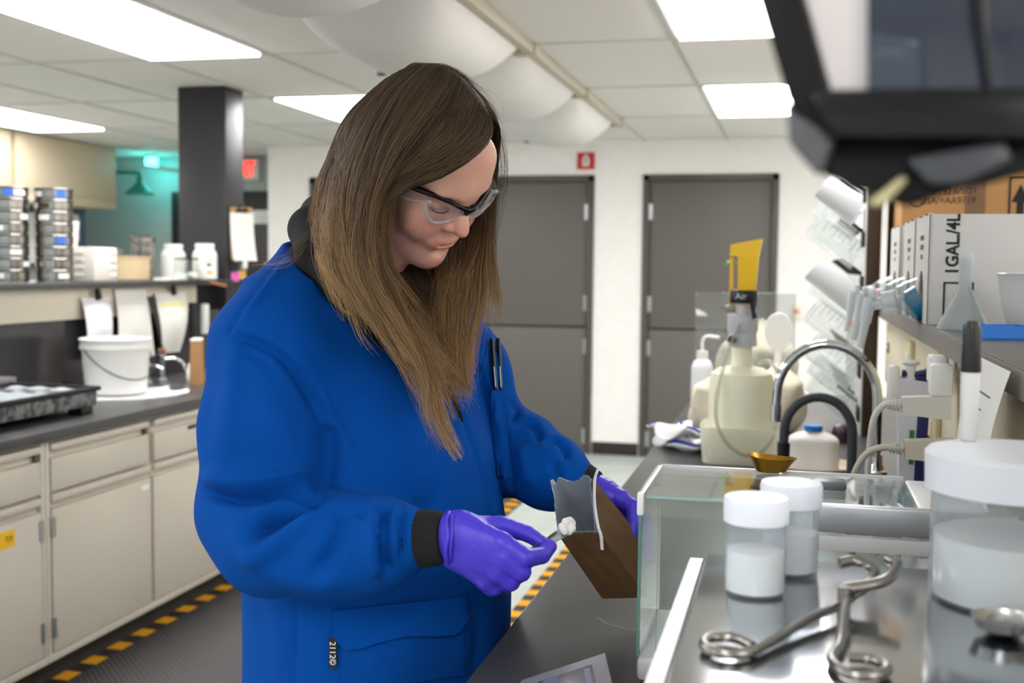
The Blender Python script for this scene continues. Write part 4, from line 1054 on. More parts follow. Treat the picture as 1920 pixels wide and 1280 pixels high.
# acrylic sheet, canvas bags, wash bottle
M_acryl = pane('dusty_acrylic', (232, 234, 234), 1.5, 0.03, 0.06)
t = thing('acrylic_shield', 'clear acrylic sheet standing behind the dispenser bottle', 'shield', (-0.18, 4.35, 0.911))
B().span(-0.185, 0.185, -0.004, 0.004, 0.0, 0.475, 0.002).build('acrylic_sheet', M_acryl, t)
B().span(-0.18, 0.18, -0.05, 0.05, 0.0, 0.006, 0.001).build('sheet_foot', M_acryl, t)
M_canvas = mat('cream_canvas', (224, 215, 194), 0.95, var=0.06, scale=10, bump=0.5, bscale=90)
def sack(loc, s, label, seed, tie):
    t = thing('canvas_sack', label, 'sack', loc, (0, 0, seed))
    ph = [seed * 1.7, seed * 2.3, seed * 3.1]
    def fn(u, v):
        a = 2 * PI * u
        prof = (1.0 - (2 * v - 0.9) ** 4 * 0.7) * (1 - 0.6 * max(0, v - 0.72) / 0.28)
        k = 1 + 0.10 * math.sin(3 * a + ph[0] + 2 * v) + 0.07 * math.sin(5 * a + ph[1] - 5 * v) + 0.045 * math.sin(9 * a + ph[2] + 9 * v)
        r = max(0.02, prof * k) if v < 0.999 else 0.01
        return Vector((s[0] * r * math.cos(a), s[1] * r * math.sin(a), s[2] * (v + 0.03 * math.sin(2 * a + ph[1]) * v)))
    B().sheet(fn, 48, 30, 0, True).prism([tuple(fn(i / 30, 0).xy) for i in range(30)], 0, 0.001).build('sack_cloth', M_canvas, t, 80)
    if tie:
        B().tube([Vector((s[0] * 0.34 * math.cos(a), s[1] * 0.34 * math.sin(a), s[2] * 0.93)) for a in [2 * PI * i / 20 for i in range(21)]], 0.004, 6).build('tie_cord', M_white, t)
    return t
sack((-0.235, 4.0, 0.911), (0.115, 0.10, 0.215), 'lumpy cream canvas sack left of the dispenser bottle', 0.6, False)
sack((-0.125, 4.64, 0.911), (0.155, 0.15, 0.36), 'large cream canvas sack behind the acrylic shield', 2.0, False)
sack((-0.045, 4.06, 0.911), (0.082, 0.085, 0.24), 'cream canvas sack right of the dispenser bottle', 3.3, True)
t = thing('wash_bottle', 'white wash bottle with bent spout beside the canvas sack', 'bottle', (-0.325, 4.22, 0.911))
B().lathe([(0, 0), (0.038, 0), (0.04, 0.004), (0.04, 0.20), (0.03, 0.225), (0.02, 0.232)], 28).build('bottle_body', M_milk, t)
B().lathe([(0.021, 0.225), (0.021, 0.262), (0, 0.263)], 20).build('screw_cap', M_white, t)
B().tube(catmull([(0, 0, 0.26), (0.0, 0, 0.295), (0.015, 0, 0.315), (0.06, 0, 0.312)], 6), 0.006, 8).build('spout', M_white, t)
t = thing('white_paddle', 'white rounded plastic paddle standing behind the dispenser', 'paddle', (-0.055, 4.22, 0.911))
B().lathe([(0.0, -0.008), (0.06, -0.008), (0.062, 0), (0.06, 0.008), (0, 0.008)], 28, Matrix.Translation((0, 0, 0.34)) @ Matrix.Rotation(PI / 2, 4, 'X') @ Matrix.Diagonal((0.8, 1.1, 1, 1))).span(-0.012, 0.012, -0.006, 0.006, 0.0, 0.29, 0.003).build('paddle_blade', M_white, t)
# folded towels
def fold_h(k):
    return lambda u, v: 0.008 + 0.02 * k + 0.016 * math.sin(u * 8 + k) * math.sin(v * 6 + 2 * k) + 0.012 * math.sin(v * 11)
for k in range(2):
    towel('folded_towel', 'blue-striped white towel, %s of the pile on the workbench' % ['lower one', 'upper one'][k], (-0.325 + 0.01 * k, 3.58 - 0.03 * k, 0.925 + 0.022 * k), (0, 0, 0.3 + 0.5 * k), fold_h(k), 0.15, 0.20)
t = thing('sponge_tray', 'shallow beige tray on the bench right of the dispenser bottle', 'tray', (0.06, 3.30, 0.9105))
B().lathe([(0, 0), (0.10, 0), (0.12, 0.02), (0.124, 0.02), (0.105, 0.004), (0, 0.004)], 40).build('tray_dish', mat('beige_dish', (206, 196, 172), 0.5, scale=30, var=0.1), t)
t = thing('white_jug', 'squat white plastic jug with bright blue cap in the tray', 'jug', (0.06, 3.31, 0.916))
def jug(u, v):
    a = 2 * PI * u
    k = 1 / (abs(math.cos(a)) ** 4 + abs(math.sin(a)) ** 4) ** 0.25
    r = 0.072 * k * (1.0 if v < 0.72 else (1 - ((v - 0.72) / 0.28) ** 2 * 0.72))
    return Vector((r * math.cos(a), 0.8 * r * math.sin(a), 0.105 * v))
B().sheet(jug, 40, 16, 0, True).prism([tuple(jug(i / 30, 0).xy) for i in range(30)], 0, 0.001).prism([tuple(jug(i / 30, 1).xy) for i in range(30)], 0.104, 0.105).build('jug_body', mat('white_jug_plastic', (232, 228, 224), 0.5), t, 50)
B().lathe([(0.024, 0.105), (0.025, 0.107), (0.025, 0.119), (0.023, 0.121), (0, 0.121)], 24).build('blue_cap', M_blue, t)
tag(B().lathe([(0, 0), (0.03, 0), (0.038, 0.03), (0.03, 0.052), (0.015, 0.06), (0, 0.06)], 24).build('dark_flask', mat('dark_violet_glass', (60, 44, 60), 0.15), loc=(0.13, 4.30, 1.05)), 'dark rounded stopper among the sacks', 'stopper')
o = bpy.data.objects['dark_flask']; o.location = (0.165, 3.86, 0.911)
o['label'] = 'small dark rounded flask on the bench below the rack'; o['category'] = 'flask'
# wall switch
t = thing('wall_switch', 'small beige wall switch right of the second door', 'switch', (0.01, YB - 0.006, 1.14))
B().box((0, 0, 0), (0.075, 0.012, 0.12), 0.003).build('switch_plate', mat('beige_plate', (226, 216, 196), 0.45), t)
B().box((0, -0.008, 0.015), (0.034, 0.006, 0.03), 0.002).build('switch_rocker', mat('red_brown_rocker', (196, 120, 100), 0.5), t)

# ================================================================ analytical balance
M_alu = mat('anodised_aluminium', (186, 188, 192), 0.35, 0.7, var=0.03)
M_glass = pane('balance_glass', (250, 253, 252), 1.35, 0.0)
M_gedge = mat('green_glass_edge', (96, 140, 130), 0.15, var=0.05)
M_balgrey = mat('light_grey_balance', (202, 202, 204), 0.4, var=0.02)
BX0, BX1, BY0, BY1, BZ0, BZ1 = -0.195, 0.16, 1.5, 1.735, 0.955, 1.176
t = thing('analytical_balance', 'analytical balance with clear glass draft shield on the workbench', 'balance', (0, 0, 0.91))
def zz(a): return a - 0.91
B().span(BX0, 0.275, BY0, BY1, 0.012, zz(BZ0) - 0.002, 0.006).build('base_body', M_balgrey, t)
for (x, y) in ((BX0 + 0.03, BY0 + 0.03), (0.25, BY0 + 0.03), (BX0 + 0.03, BY1 - 0.03), (0.25, BY1 - 0.03)):
    B().lathe([(0.014, 0), (0.016, 0.002), (0.012, 0.014)], 16, Matrix.Translation((x, y, 0))).build('foot', M_black, t)
def gpane(x0, x1, y0, y1, z0, z1, nm):
    B().span(x0, x1, y0, y1, zz(z0), zz(z1)).build(nm, M_glass, t)
gpane(BX0, BX0 + 0.004, BY0 + 0.004, BY1 - 0.004, BZ0, BZ1, 'front_glass')
gpane(BX0 + 0.001, BX1, BY0, BY0 + 0.004, BZ0, BZ1 - 0.004, 'side_glass')
gpane(BX0 + 0.001, BX1, BY1 - 0.004, BY1, BZ0, BZ1 - 0.004, 'side_glass')
gpane(BX0 + 0.005, BX1, BY0 + 0.004, BY1 - 0.004, BZ1 - 0.004, BZ1, 'top_glass')
B().span(BX0 - 0.0005, BX0 + 0.0035, BY0 - 0.0005, BY0 + 0.0005, zz(BZ0), zz(BZ1) - 0.02).build('glass_edge', M_gedge, t)
B().span(BX0 + 0.01, BX1, BY0 - 0.0006, BY0 + 0.0002, zz(BZ1) - 0.0035, zz(BZ1) + 0.0002).build('glass_edge', mat('pale_glass_edge', (150, 186, 182), 0.15), t)
B().span(BX0 + 0.022, BX0 + 0.0225, BY0 + 0.03, BY0 + 0.0305, zz(BZ0), zz(BZ1) - 0.004).build('pane_seam', M_gedge, t)
B().span(BX0 - 0.003, BX0 + 0.006, BY0 - 0.002, BY0 + 0.01, zz(BZ1) - 0.028, zz(BZ1) + 0.003, 0.002).build('corner_cap', M_white, t)
B().span(BX0 - 0.003, BX0 + 0.006, BY0 + 0.008, BY1, zz(BZ1) - 0.006, zz(BZ1) + 0.002, 0.001).build('front_rail', M_alu, t)
B().span(BX0 - 0.003, BX1, BY1 - 0.008, BY1 + 0.004, zz(BZ1) - 0.012, zz(BZ1) + 0.002, 0.001).build('far_rail', M_balgrey, t)
B().span(0.03, 0.275, BY0 - 0.006, BY0 + 0.012, zz(1.142), zz(1.178), 0.003).build('side_rail', M_alu, t)
B().span(0.03, 0.275, BY0 - 0.003, BY0 + 0.01, zz(1.118), zz(1.138), 0.002).build('side_rail', M_balgrey, t)
B().span(0.0, 0.275, BY0 - 0.004, BY0 + 0.01, zz(1.062), zz(1.095), 0.003).build('lower_rail', M_balgrey, t)
B().span(BX1, 0.275, BY0 + 0.002, BY1 - 0.002, zz(BZ0), zz(BZ1) - 0.002, 0.006).build('rear_housing', M_balgrey, t)
B().lathe([(0.006, zz(BZ0)), (0.006, zz(BZ0) + 0.03), (0.042, zz(BZ0) + 0.032), (0.045, zz(BZ0) + 0.036), (0.04, zz(BZ0) + 0.035), (0, zz(BZ0) + 0.034)], 36, Matrix.Translation((-0.03, 1.62, 0))).build('weighing_pan', M_steel, t)
B().lathe([(0.008, zz(BZ1)), (0.008, zz(BZ1) + 0.003), (0.003, zz(BZ1) + 0.006), (0.003, zz(BZ1) + 0.028), (0, zz(BZ1) + 0.029)], 14, Matrix.Translation((-0.012, 1.56, 0))).build('lid_pin', M_alu, t)
B().span(0.03, 0.075, 1.60, 1.64, zz(BZ1) + 0.0002, zz(BZ1) + 0.012, 0.004).build('lid_handle', mat('dark_grey_handle', (92, 96, 104), 0.4), t)
# display terminal
t = thing('balance_terminal', 'light grey balance display terminal at the bench edge', 'display terminal', (-0.262, 1.385, 0.91), (0, 0, math.radians(14)))
B().hexa([(-0.07, -0.10, 0), (0.055, -0.10, 0), (0.055, 0.10, 0), (-0.07, 0.10, 0), (-0.06, -0.095, 0.012), (0.05, -0.095, 0.05), (0.05, 0.095, 0.05), (-0.06, 0.095, 0.012)]).build('terminal_case', mat('silver_plastic', (140, 140, 148), 0.35), t)
tm = Matrix.Translation((-0.005, 0, 0.0318)) @ Matrix.Rotation(-0.332, 4, 'Y')
B().box((0.0, 0.0, 0), (0.075, 0.13, 0.002), 0.0005, M=tm).build('terminal_screen', mat('blue_grey_screen', (120, 120, 134), 0.25), t)
B().box((-0.02, 0.052, 0.0012), (0.02, 0.024, 0.001), M=tm).build('screen_key', mat('dim_violet_key', (120, 118, 150), 0.4), t)
B().box((0.03, 0.0, 0.0012), (0.008, 0.11, 0.001), M=tm).build('screen_bar', mat('dim_violet_bar', (140, 138, 160), 0.4), t)
# brass scoop on the shield
M_brass = mat('brass', (168, 122, 44), 0.3, 0.9, var=0.06)
t = thing('brass_scoop', 'brass weighing scoop resting on top of the glass draft shield', 'scoop', (-0.03, 1.712, BZ1 + 0.0035), (0, 0, 0.15))
def scoop(u, v):
    a = 2 * PI * u
    r = v
    x = 0.036 * r * math.cos(a) * (1 + 0.10 * math.cos(a)); y = 0.026 * r * math.sin(a)
    z = 0.022 * (max(0, r - 0.62) / 0.38) ** 0.8 + 0.0012 * r ** 4 * math.cos(2 * a + 0.6) - 0.0025 * r ** 4 * math.cos(a)
    return Vector((x, y, z))
B().sheet(scoop, 44, 14, 0.001, True).build('scoop_bowl', M_brass, t, 80)

# ================================================================ stainless instrument with jars in the foreground
M_mirror = mat('polished_stainless', (176, 178, 182), 0.14, 1.0, var=0.08, scale=5, rvar=0.04)
SX0, SX1, SY0, SY1, SZT = -0.09, 0.297, 0.62, 1.275, 1.16
t = thing('stainless_bath', 'stainless steel instrument case with mirror-like top in the foreground', 'instrument', (0, 0, 0.91))
B().span(SX0 + 0.012, SX1, SY0, SY1 - 0.004, 0.02, zz(SZT) - 0.016, 0.004).build('case_body', M_balgrey, t)
B().span(SX0, SX1, SY0 - 0.004, SY1, zz(SZT) - 0.016, zz(SZT), 0.004, 3).build('top_plate', M_mirror, t)
B().prism([(SX0 - 0.022, zz(SZT) - 0.028), (SX0 - 0.002, zz(SZT) - 0.028), (SX0 - 0.002, zz(SZT) - 0.004), (SX0 - 0.016, zz(SZT) - 0.004)], -SY1 + 0.01, -SY0, Matrix(((1, 0, 0, 0), (0, 0, -1, 0), (0, 1, 0, 0), (0, 0, 0, 1)))).build('edge_trim', mat('trim_painted_highlight', (226, 228, 230), 0.3), t)  # white colour stands in for the ceiling-light highlight on the bevelled edge
for (x, y) in ((SX0 + 0.05, SY0 + 0.05), (SX1 - 0.05, SY0 + 0.05), (SX0 + 0.05, SY1 - 0.05), (SX1 - 0.05, SY1 - 0.05)):
    B().lathe([(0.02, 0), (0.022, 0.003), (0.018, 0.021)], 16, Matrix.Translation((x, y, 0))).build('foot', M_black, t)
M_jar = pane('frosted_jar', (236, 240, 244), 1.4, 0.15, 0.20)
M_lid = mat('white_jar_lid', (226, 230, 240), 0.45, var=0.01)
def sample_jar(label, loc, r, h, fill, grp):
    t = thing('sample_jar', label, 'jar', loc, group=grp)
    lh = h * 0.27
    B().lathe([(0, 0.0), (r * 0.96, 0.0), (r, 0.004), (r, h - lh * 0.8), (r * 0.94, h - lh * 0.6), (r * 0.94, h - 0.004)], 48, cap1=False).build('jar_wall', M_jar, t)
    B().lathe([(0, 0.0025), (r * 0.95, 0.0025), (r * 0.955, fill), (r * 0.5, fill + 0.003), (0, fill + 0.002)], 40).build('powder_fill', M_powder, t)
    B().lathe([(r * 1.02, h - lh), (r * 1.08, h - lh + 0.001), (r * 1.095, h - 0.004), (r * 1.05, h - 0.0005), (r * 0.9, h), (0, h)], 60, cap0=False).lathe([(r * 1.0, h - lh), (r * 1.0, h - 0.004), (0, h - 0.004)], 48, cap0=False).build('screw_lid', M_lid, t)
    return t
sample_jar('front small frosted jar half full of white powder', (-0.0315, 1.135, SZT + 0.0003), 0.0295, 0.095, 0.042, 'small powder jars on the steel top')
sample_jar('small frosted powder jar behind the front one', (0.0015, 1.225, SZT + 0.0003), 0.0295, 0.095, 0.042, 'small powder jars on the steel top')
sample_jar('large frosted jar of white powder at the right edge', (0.214, 1.18, SZT + 0.0003), 0.078, 0.145, 0.062, 'large jar')
M_tong = mat('dull_steel_wire', (150, 146, 142), 0.25, 1.0, var=0.1)
t = thing('crucible_tongs', 'steel crucible tongs lying on the mirror-like top', 'tongs', (0.0, 0.0, SZT))
zt = 0.006
B().tube(catmull([(0.058, 1.10, zt + 0.004), (0.045, 1.07, zt + 0.004), (0.02, 1.03, zt + 0.003), (-0.012, 0.965, zt), (-0.03, 0.932, zt), (-0.052, 0.925, zt), (-0.066, 0.94, zt), (-0.062, 0.962, zt), (-0.042, 0.966, zt), (-0.026, 0.948, zt)], 7), 0.0045, 10).build('tong_arm', M_tong, t)
B().tube(catmull([(0.050, 1.095, zt + 0.012), (0.052, 1.06, zt + 0.012), (0.048, 1.02, zt + 0.006), (0.044, 0.975, zt), (0.036, 0.935, zt), (0.046, 0.905, zt), (0.066, 0.905, zt), (0.078, 0.922, zt), (0.068, 0.942, zt), (0.05, 0.942, zt)], 7), 0.0045, 10).build('tong_arm', M_tong, t)
B().cyl((0.051, 1.075, 0.0), (0.051, 1.075, 0.028), 0.006, n=14).build('pivot', M_tong, t)
B().tube(catmull([(0.058, 1.10, zt + 0.006), (0.075, 1.125, zt + 0.012), (0.082, 1.15, zt + 0.02), (0.066, 1.165, zt + 0.024), (0.05, 1.16, zt + 0.022)], 6), [0.0055] * 25, 10).build('jaw', M_tong, t)
B().tube(catmull([(0.050, 1.095, zt + 0.014), (0.088, 1.11, zt + 0.02), (0.102, 1.135, zt + 0.03), (0.095, 1.15, zt + 0.032)], 6), [0.0055] * 19, 10).build('jaw', M_tong, t)
t = thing('steel_ladle', 'round steel spoon bowl lying in front of the large jar', 'spoon', (0.186, 1.06, SZT + 0.0005), (0, 0, -0.6))
B().lathe([(0.0, 0.0), (0.014, 0.001), (0.024, 0.007), (0.027, 0.015), (0.0275, 0.015), (0.024, 0.006), (0.013, 0.0022), (0, 0.0012)], 36).build('spoon_bowl', M_steel, t)
B().tube([(0.026, 0, 0.014), (0.05, 0, 0.018), (0.12, 0, 0.012)], [0.004, 0.0045, 0.005], 8).build('spoon_handle', M_steel, t)

# ================================================================ black hood close to the lens at upper right
M_hood = mat('glossy_black_plastic', (8, 9, 12), 0.25, var=0.15, spec=0.35)
M_hoodm = mat('satin_black_plastic', (12, 12, 13), 0.55, var=0.15, spec=0.2)
M_smoke = mat('smoked_glass', (30, 38, 54), 0.06, var=0.05, coat=0.5)
HB = 0.55
HD = (_f + 0.46 * CR + 0.26 * CU)          # the head is turned away to the upper right
def hp3(u, v, b=HB): return cam_pt(u, v, b)
t = thing('instrument_head', 'large black instrument head hanging at upper right close to the viewer', 'instrument', (0, 0, 0))
def slab(pts, b0, b1, nm, m, bev=0.0):
    bb = B()
    v0 = [bb.bm.verts.new(hp3(u, v, b0)) for u, v in pts]
    v1 = [bb.bm.verts.new(hp3(u, v, b0) + HD * (b1 - b0)) for u, v in pts]
    n = len(pts)
    for i in range(n):
        bb.bm.faces.new((v0[i], v0[(i + 1) % n], v1[(i + 1) % n], v1[i]))
    bb.bm.faces.new(v0); bb.bm.faces.new(list(reversed(v1)))
    if bev:
        bmesh.ops.bevel(bb.bm, geom=list(bb.bm.edges), offset=bev, segments=3, profile=0.5, affect='EDGES', clamp_overlap=True)
    return bb.build(nm, m, t, 45)
slab([(1368, -170), (1455, -170), (1552, 175), (1560, 262), (1478, 200)], HB, HB + 0.0640, 'left_frame', M_hoodm, 0.004)
slab([(1508, 170), (2050, 165), (2050, 262), (1556, 262)], HB - 0.003, HB + 0.0640, 'lower_beam', M_hood, 0.004)
slab([(1446, -170), (1632, -170), (1632, 178), (1545, 182)], HB + 0.0128, HB + 0.0192, 'side_window', mat('frosted_grey_window', (196, 190, 190), 0.3, trans=0.1), 0.0)
slab([(1626, -170), (2050, -170), (2050, 178), (1626, 178)], HB + 0.0077, HB + 0.0154, 'front_window', M_smoke, 0.001)
slab([(1800, -170), (1842, -170), (1860, 178), (1850, 178)], HB + 0.0038, HB + 0.0128, 'window_mullion', M_hood, 0.001)
slab([(1470, 190), (1540, 252), (1562, 262), (1535, 335), (1478, 270)], HB + 0.0026, HB + 0.0576, 'corner_cheek', mat('dark_grey_cheek', (74, 72, 76), 0.35), 0.003)
slab([(1560, 255), (2050, 262), (2050, 300), (1850, 330), (1700, 392), (1648, 372), (1600, 340), (1532, 330)], HB + 0.0128, HB + 0.0768, 'underside', M_hoodm, 0.004)
slab([(1690, 330), (1702, 338), (1655, 388), (1622, 385)], HB + 0.0077, HB + 0.0141, 'lever', mat('worn_lever', (176, 166, 130), 0.4, 0.3), 0.002)
slab([(1700, 300), (1880, 262), (1900, 300), (1800, 345), (1740, 345)], HB + 0.0051, HB + 0.0192, 'cowl', mat('dark_grey_cowl', (56, 58, 64), 0.3), 0.002)
p0 = hp3(1800, -160, HB + 0.0320)
B().tube([p0, Vector((p0.x, p0.y, ZC))], 0.02, 16).build('support_post', M_hoodm, t)
# ================================================================ the person: signed-distance modelling helpers
import openvdb
from mathutils.bvhtree import BVHTree

class SDF:
    def __init__(self, lo, hi, h):
        self.lo = np.array(lo, np.float64); self.h = h
        n = np.ceil((np.array(hi) - self.lo) / h).astype(int) + 1
        ax = [(self.lo[i] + h * np.arange(n[i])).astype(np.float32) for i in range(3)]
        self.ax = ax; self.n = n
        self.d = np.full(n, 0.08, np.float32)
    def _win(self, lo, hi):
        s = []
        for i in range(3):
            a = int(max(0, math.floor((lo[i] - self.lo[i]) / self.h))); b = int(min(self.n[i], math.ceil((hi[i] - self.lo[i]) / self.h) + 1))
            if b <= a: return None
            s.append(slice(a, b))
        return tuple(s), self.ax[0][s[0]][:, None, None], self.ax[1][s[1]][None, :, None], self.ax[2][s[2]][None, None, :]
    def _put(self, s, x, k, op):
        d = self.d[s]
        if op == 's': d = -d
        if k > 0:
            hh = np.maximum(k - np.abs(d - x), 0) / k
            r = np.minimum(d, x) - hh * hh * k * 0.25
        else:
            r = np.minimum(d, x)
        self.d[s] = -r if op == 's' else r
    def cone(self, a, b, ra, rb=None, k=0.0, op='u', sq=None):
        """round cone from a to b; sq = (axis, factor) squashes it along an axis"""
        a, b = np.array(a, float), np.array(b, float); rb = ra if rb is None else rb
        m = max(ra, rb) + k + 0.03
        if sq is not None: m *= max(1.0, sq[1])
        w = self._win(np.minimum(a, b) - m, np.maximum(a, b) + m)
        if w is None: return self
        s, X, Y, Z = w
        ab = b - a; L = max(ab @ ab, 1e-12)
        px, py, pz = X - a[0], Y - a[1], Z - a[2]
        t = np.clip((px * ab[0] + py * ab[1] + pz * ab[2]) / L, 0, 1)
        qx, qy, qz = px - t * ab[0], py - t * ab[1], pz - t * ab[2]
        if sq is not None:
            n = np.array(sq[0], float); n /= np.linalg.norm(n)
            c = (qx * n[0] + qy * n[1] + qz * n[2]) * (1 - 1 / sq[1])
            qx, qy, qz = qx - c * n[0], qy - c * n[1], qz - c * n[2]
        self._put(s, np.sqrt(qx * qx + qy * qy + qz * qz) - (ra + (rb - ra) * t), k, op)
        return self
    def chain(self, pts, rad, k=0.0, op='u', sq=None):
        for i in range(len(pts) - 1):
            self.cone(pts[i], pts[i + 1], rad[i], rad[i + 1], k, op, sq)
        return self
    def ell(self, c, r, R=None, k=0.0, op='u'):
        c, r = np.array(c, float), np.array(r, float)
        m = r.max() + k + 0.03
        w = self._win(c - m, c + m)
        if w is None: return self
        s, X, Y, Z = w
        px, py, pz = X - c[0], Y - c[1], Z - c[2]
        if R is not None:
            R = np.array(R, float)
            px, py, pz = (R[0, 0] * px + R[1, 0] * py + R[2, 0] * pz, R[0, 1] * px + R[1, 1] * py + R[2, 1] * pz, R[0, 2] * px + R[1, 2] * py + R[2, 2] * pz)
        k0 = np.sqrt((px / r[0]) ** 2 + (py / r[1]) ** 2 + (pz / r[2]) ** 2)
        k1 = np.sqrt((px / r[0] ** 2) ** 2 + (py / r[1] ** 2) ** 2 + (pz / r[2] ** 2) ** 2)
        self._put(s, k0 * (k0 - 1) / np.maximum(k1, 1e-6), k, op)
        return self
    def stack(self, rows, lat, fwd, k=0.0, op='u', power=2.4):
        """tube of super-ellipse sections: rows of (z, cx, cy, half_width, half_depth)"""
        rows = sorted(rows)
        Zs = np.array([r[0] for r in rows])
        zmin, zmax = Zs[0], Zs[-1]
        m = 0.5
        c = np.array([[r[1], r[2]] for r in rows])
        w = self._win((c[:, 0].min() - m, c[:, 1].min() - m, zmin - 0.08), (c[:, 0].max() + m, c[:, 1].max() + m, zmax + 0.08))
        s, X, Y, Z = w
        z1 = Z.ravel()
        def ip(j):
            return np.interp(z1, Zs, [r[j] for r in rows]).astype(np.float32)[None, None, :]
        cx, cy, a, d = ip(1), ip(2), ip(3), ip(4)
        px, py = X - cx, Y - cy
        u = np.abs(px * lat[0] + py * lat[1]) / a; v = np.abs(px * fwd[0] + py * fwd[1]) / d
        q = (u ** power + v ** power) ** (1 / power)
        x = (q - 1) * np.minimum(a, d)
        x = np.maximum(x, np.maximum(zmin - Z, Z - zmax))
        self._put(s, x.astype(np.float32), k, op)
        return self
    def mesh(self, name, smooth=0):
        g = openvdb.FloatGrid(0.08)
        g.copyFromArray(np.ascontiguousarray(self.d))
        res = g.convertToPolygons(0.0)
        pts, quads = res[0], res[-1]
        pts = np.asarray(pts, np.float64) * self.h + self.lo
        quads = np.asarray(quads, np.int64)
        a, b, c = pts[quads[:, 0]], pts[quads[:, 1]], pts[quads[:, 2]]
        if np.sum(np.einsum('ij,ij->i', a, np.cross(b, c))) < 0: quads = quads[:, ::-1]
        if smooth: pts = relax(pts, quads, smooth)
        return pts, quads

def relax(pts, quads, n, lam=0.5):
    e = np.concatenate([quads[:, [0, 1]], quads[:, [1, 2]], quads[:, [2, 3]], quads[:, [3, 0]]])
    e = np.unique(np.sort(e, 1), axis=0)
    deg = np.bincount(e.ravel(), minlength=len(pts)).astype(float)[:, None]
    for it in range(2 * n):
        f = lam if it % 2 == 0 else -lam * 1.02
        sm = np.zeros_like(pts)
        for ax in range(3):
            sm[:, ax] = np.bincount(e[:, 0], pts[e[:, 1], ax], len(pts)) + np.bincount(e[:, 1], pts[e[:, 0], ax], len(pts))
        pts = pts + f * (sm / np.maximum(deg, 1) - pts)
    return pts

def normals(pts, quads):
    fn = np.cross(pts[quads[:, 2]] - pts[quads[:, 0]], pts[quads[:, 3]] - pts[quads[:, 1]])
    vn = np.zeros_like(pts)
    for j in range(4):
        for ax in range(3):
            vn[:, ax] += np.bincount(quads[:, j], fn[:, ax], len(pts))
    return vn / np.maximum(np.linalg.norm(vn, axis=1, keepdims=True), 1e-12)

def mesh_obj(name, pts, faces, mt, parent=None, attrs=None, smooth=True):
    me = bpy.data.meshes.new(name)
    faces = np.asarray(faces)
    k = faces.shape[1]
    me.vertices.add(len(pts)); me.vertices.foreach_set('co', np.asarray(pts, np.float32).ravel())
    me.loops.add(faces.size); me.loops.foreach_set('vertex_index', faces.ravel().astype(np.int32))
    me.polygons.add(len(faces)); me.polygons.foreach_set('loop_start', (np.arange(len(faces)) * k).astype(np.int32))
    me.update(calc_edges=True)
    if smooth: me.polygons.foreach_set('use_smooth', np.ones(len(faces), bool))
    for nm, val in (attrs or {}).items():
        at = me.attributes.new(nm, 'FLOAT', 'POINT'); at.data.foreach_set('value', np.asarray(val, np.float32))
    me.materials.append(mt)
    me.update()
    o = bpy.data.objects.new(name, me); C.objects.link(o)
    if parent is not None: o.parent = parent
    return o

_cm = np.array([CR, CU, _f]); _cc = np.array(CAM)
def to_px(p):
    q = (np.asarray(p) - _cc) @ _cm.T
    return 960 + FPX * q[:, 0] / q[:, 2], 640 - FPX * q[:, 1] / q[:, 2], q[:, 2]
def P(u, v, b): return np.array(cam_pt(u, v, b))
# horizontal directions: image right, away from the lens
RT = np.array([math.cos(YAW), math.sin(YAW), 0]); AW = np.array([-math.sin(YAW), math.cos(YAW), 0]); UP = np.array([0, 0, 1.0])

def attr_mat(name, attr, c0, c1, rough=0.5, **kw):
    m = mat(name, c0, rough, **kw)
    nt = m.node_tree; N, L = nt.nodes, nt.links
    a = N.new('ShaderNodeAttribute'); a.attribute_name = attr
    bs = N['Principled BSDF']
    old = bs.inputs['Base Color'].links[0].from_socket
    mx = N.new('ShaderNodeMix'); mx.data_type = 'RGBA'
    L.new(a.outputs['Fac'], mx.inputs['Factor']); L.new(old, mx.inputs['A']); mx.inputs['B'].default_value = (*lin(c1), 1)
    L.new(mx.outputs['Result'], bs.inputs['Base Color'])
    return m

M_coat = mat('blue_coat_fabric', (0, 68, 150), 0.9, var=0.10, scale=9, bump=0.12, bscale=900, spec=0.12)
M_knit = mat('black_knit', (22, 21, 23), 0.9, var=0.2, scale=60, bump=0.6, bscale=500)
M_shirt = mat('dark_shirt', (26, 27, 32), 0.9, var=0.2, scale=30)
M_glove = mat('purple_nitrile', (72, 56, 206), 0.42, var=0.06, scale=20, bump=0.15, bscale=160)
M_trouser = mat('dark_denim', (34, 38, 52), 0.85, var=0.12, scale=30)
M_shoe = mat('black_shoe', (24, 24, 24), 0.5)
M_skin = attr_mat('skin', 'flush', (206, 156, 138), (190, 100, 94), 0.48, var=0.05, scale=40, sss=0.12, bump=0.04, bscale=400)

ground = Vector((-0.62, 1.82, 0))
person = thing('person', 'woman with long hair in blue lab coat spooning powder into a bag', 'person', ground)
def own(pts): return np.asarray(pts) - np.array(ground)

# ---------------------------------------------------------------- head
HO = np.array([-0.542, 1.62, 1.619])
HR = np.array([[0.5416, 0.6546, 0.5275], [0.8239, -0.2887, -0.4877], [0.167, -0.6987, 0.6957]])
def H(p): return HO + np.asarray(p) @ HR.T
def HI(w): return (np.asarray(w) - HO) @ HR
nb = P(640, 520, 1.80)      # base of the neck
s = SDF((-0.12, -0.20, -0.24), (0.12, 0.14, 0.15), 0.0017)
s.ell((0, -0.008, 0.043), (0.073, 0.096, 0.084), k=0)
s.ell((0, 0.034, -0.012), (0.062, 0.066, 0.085), k=0.03)
s.ell((0, 0.040, -0.066), (0.050, 0.052, 0.046), k=0.03)
s.cone((-0.040, 0.028, -0.080), (0, 0.074, -0.094), 0.020, 0.020, 0.025).cone((0.040, 0.028, -0.080), (0, 0.074, -0.094), 0.020, 0.020, 0.025)
s.ell((0, 0.080, -0.096), (0.019, 0.017, 0.016), k=0.016)
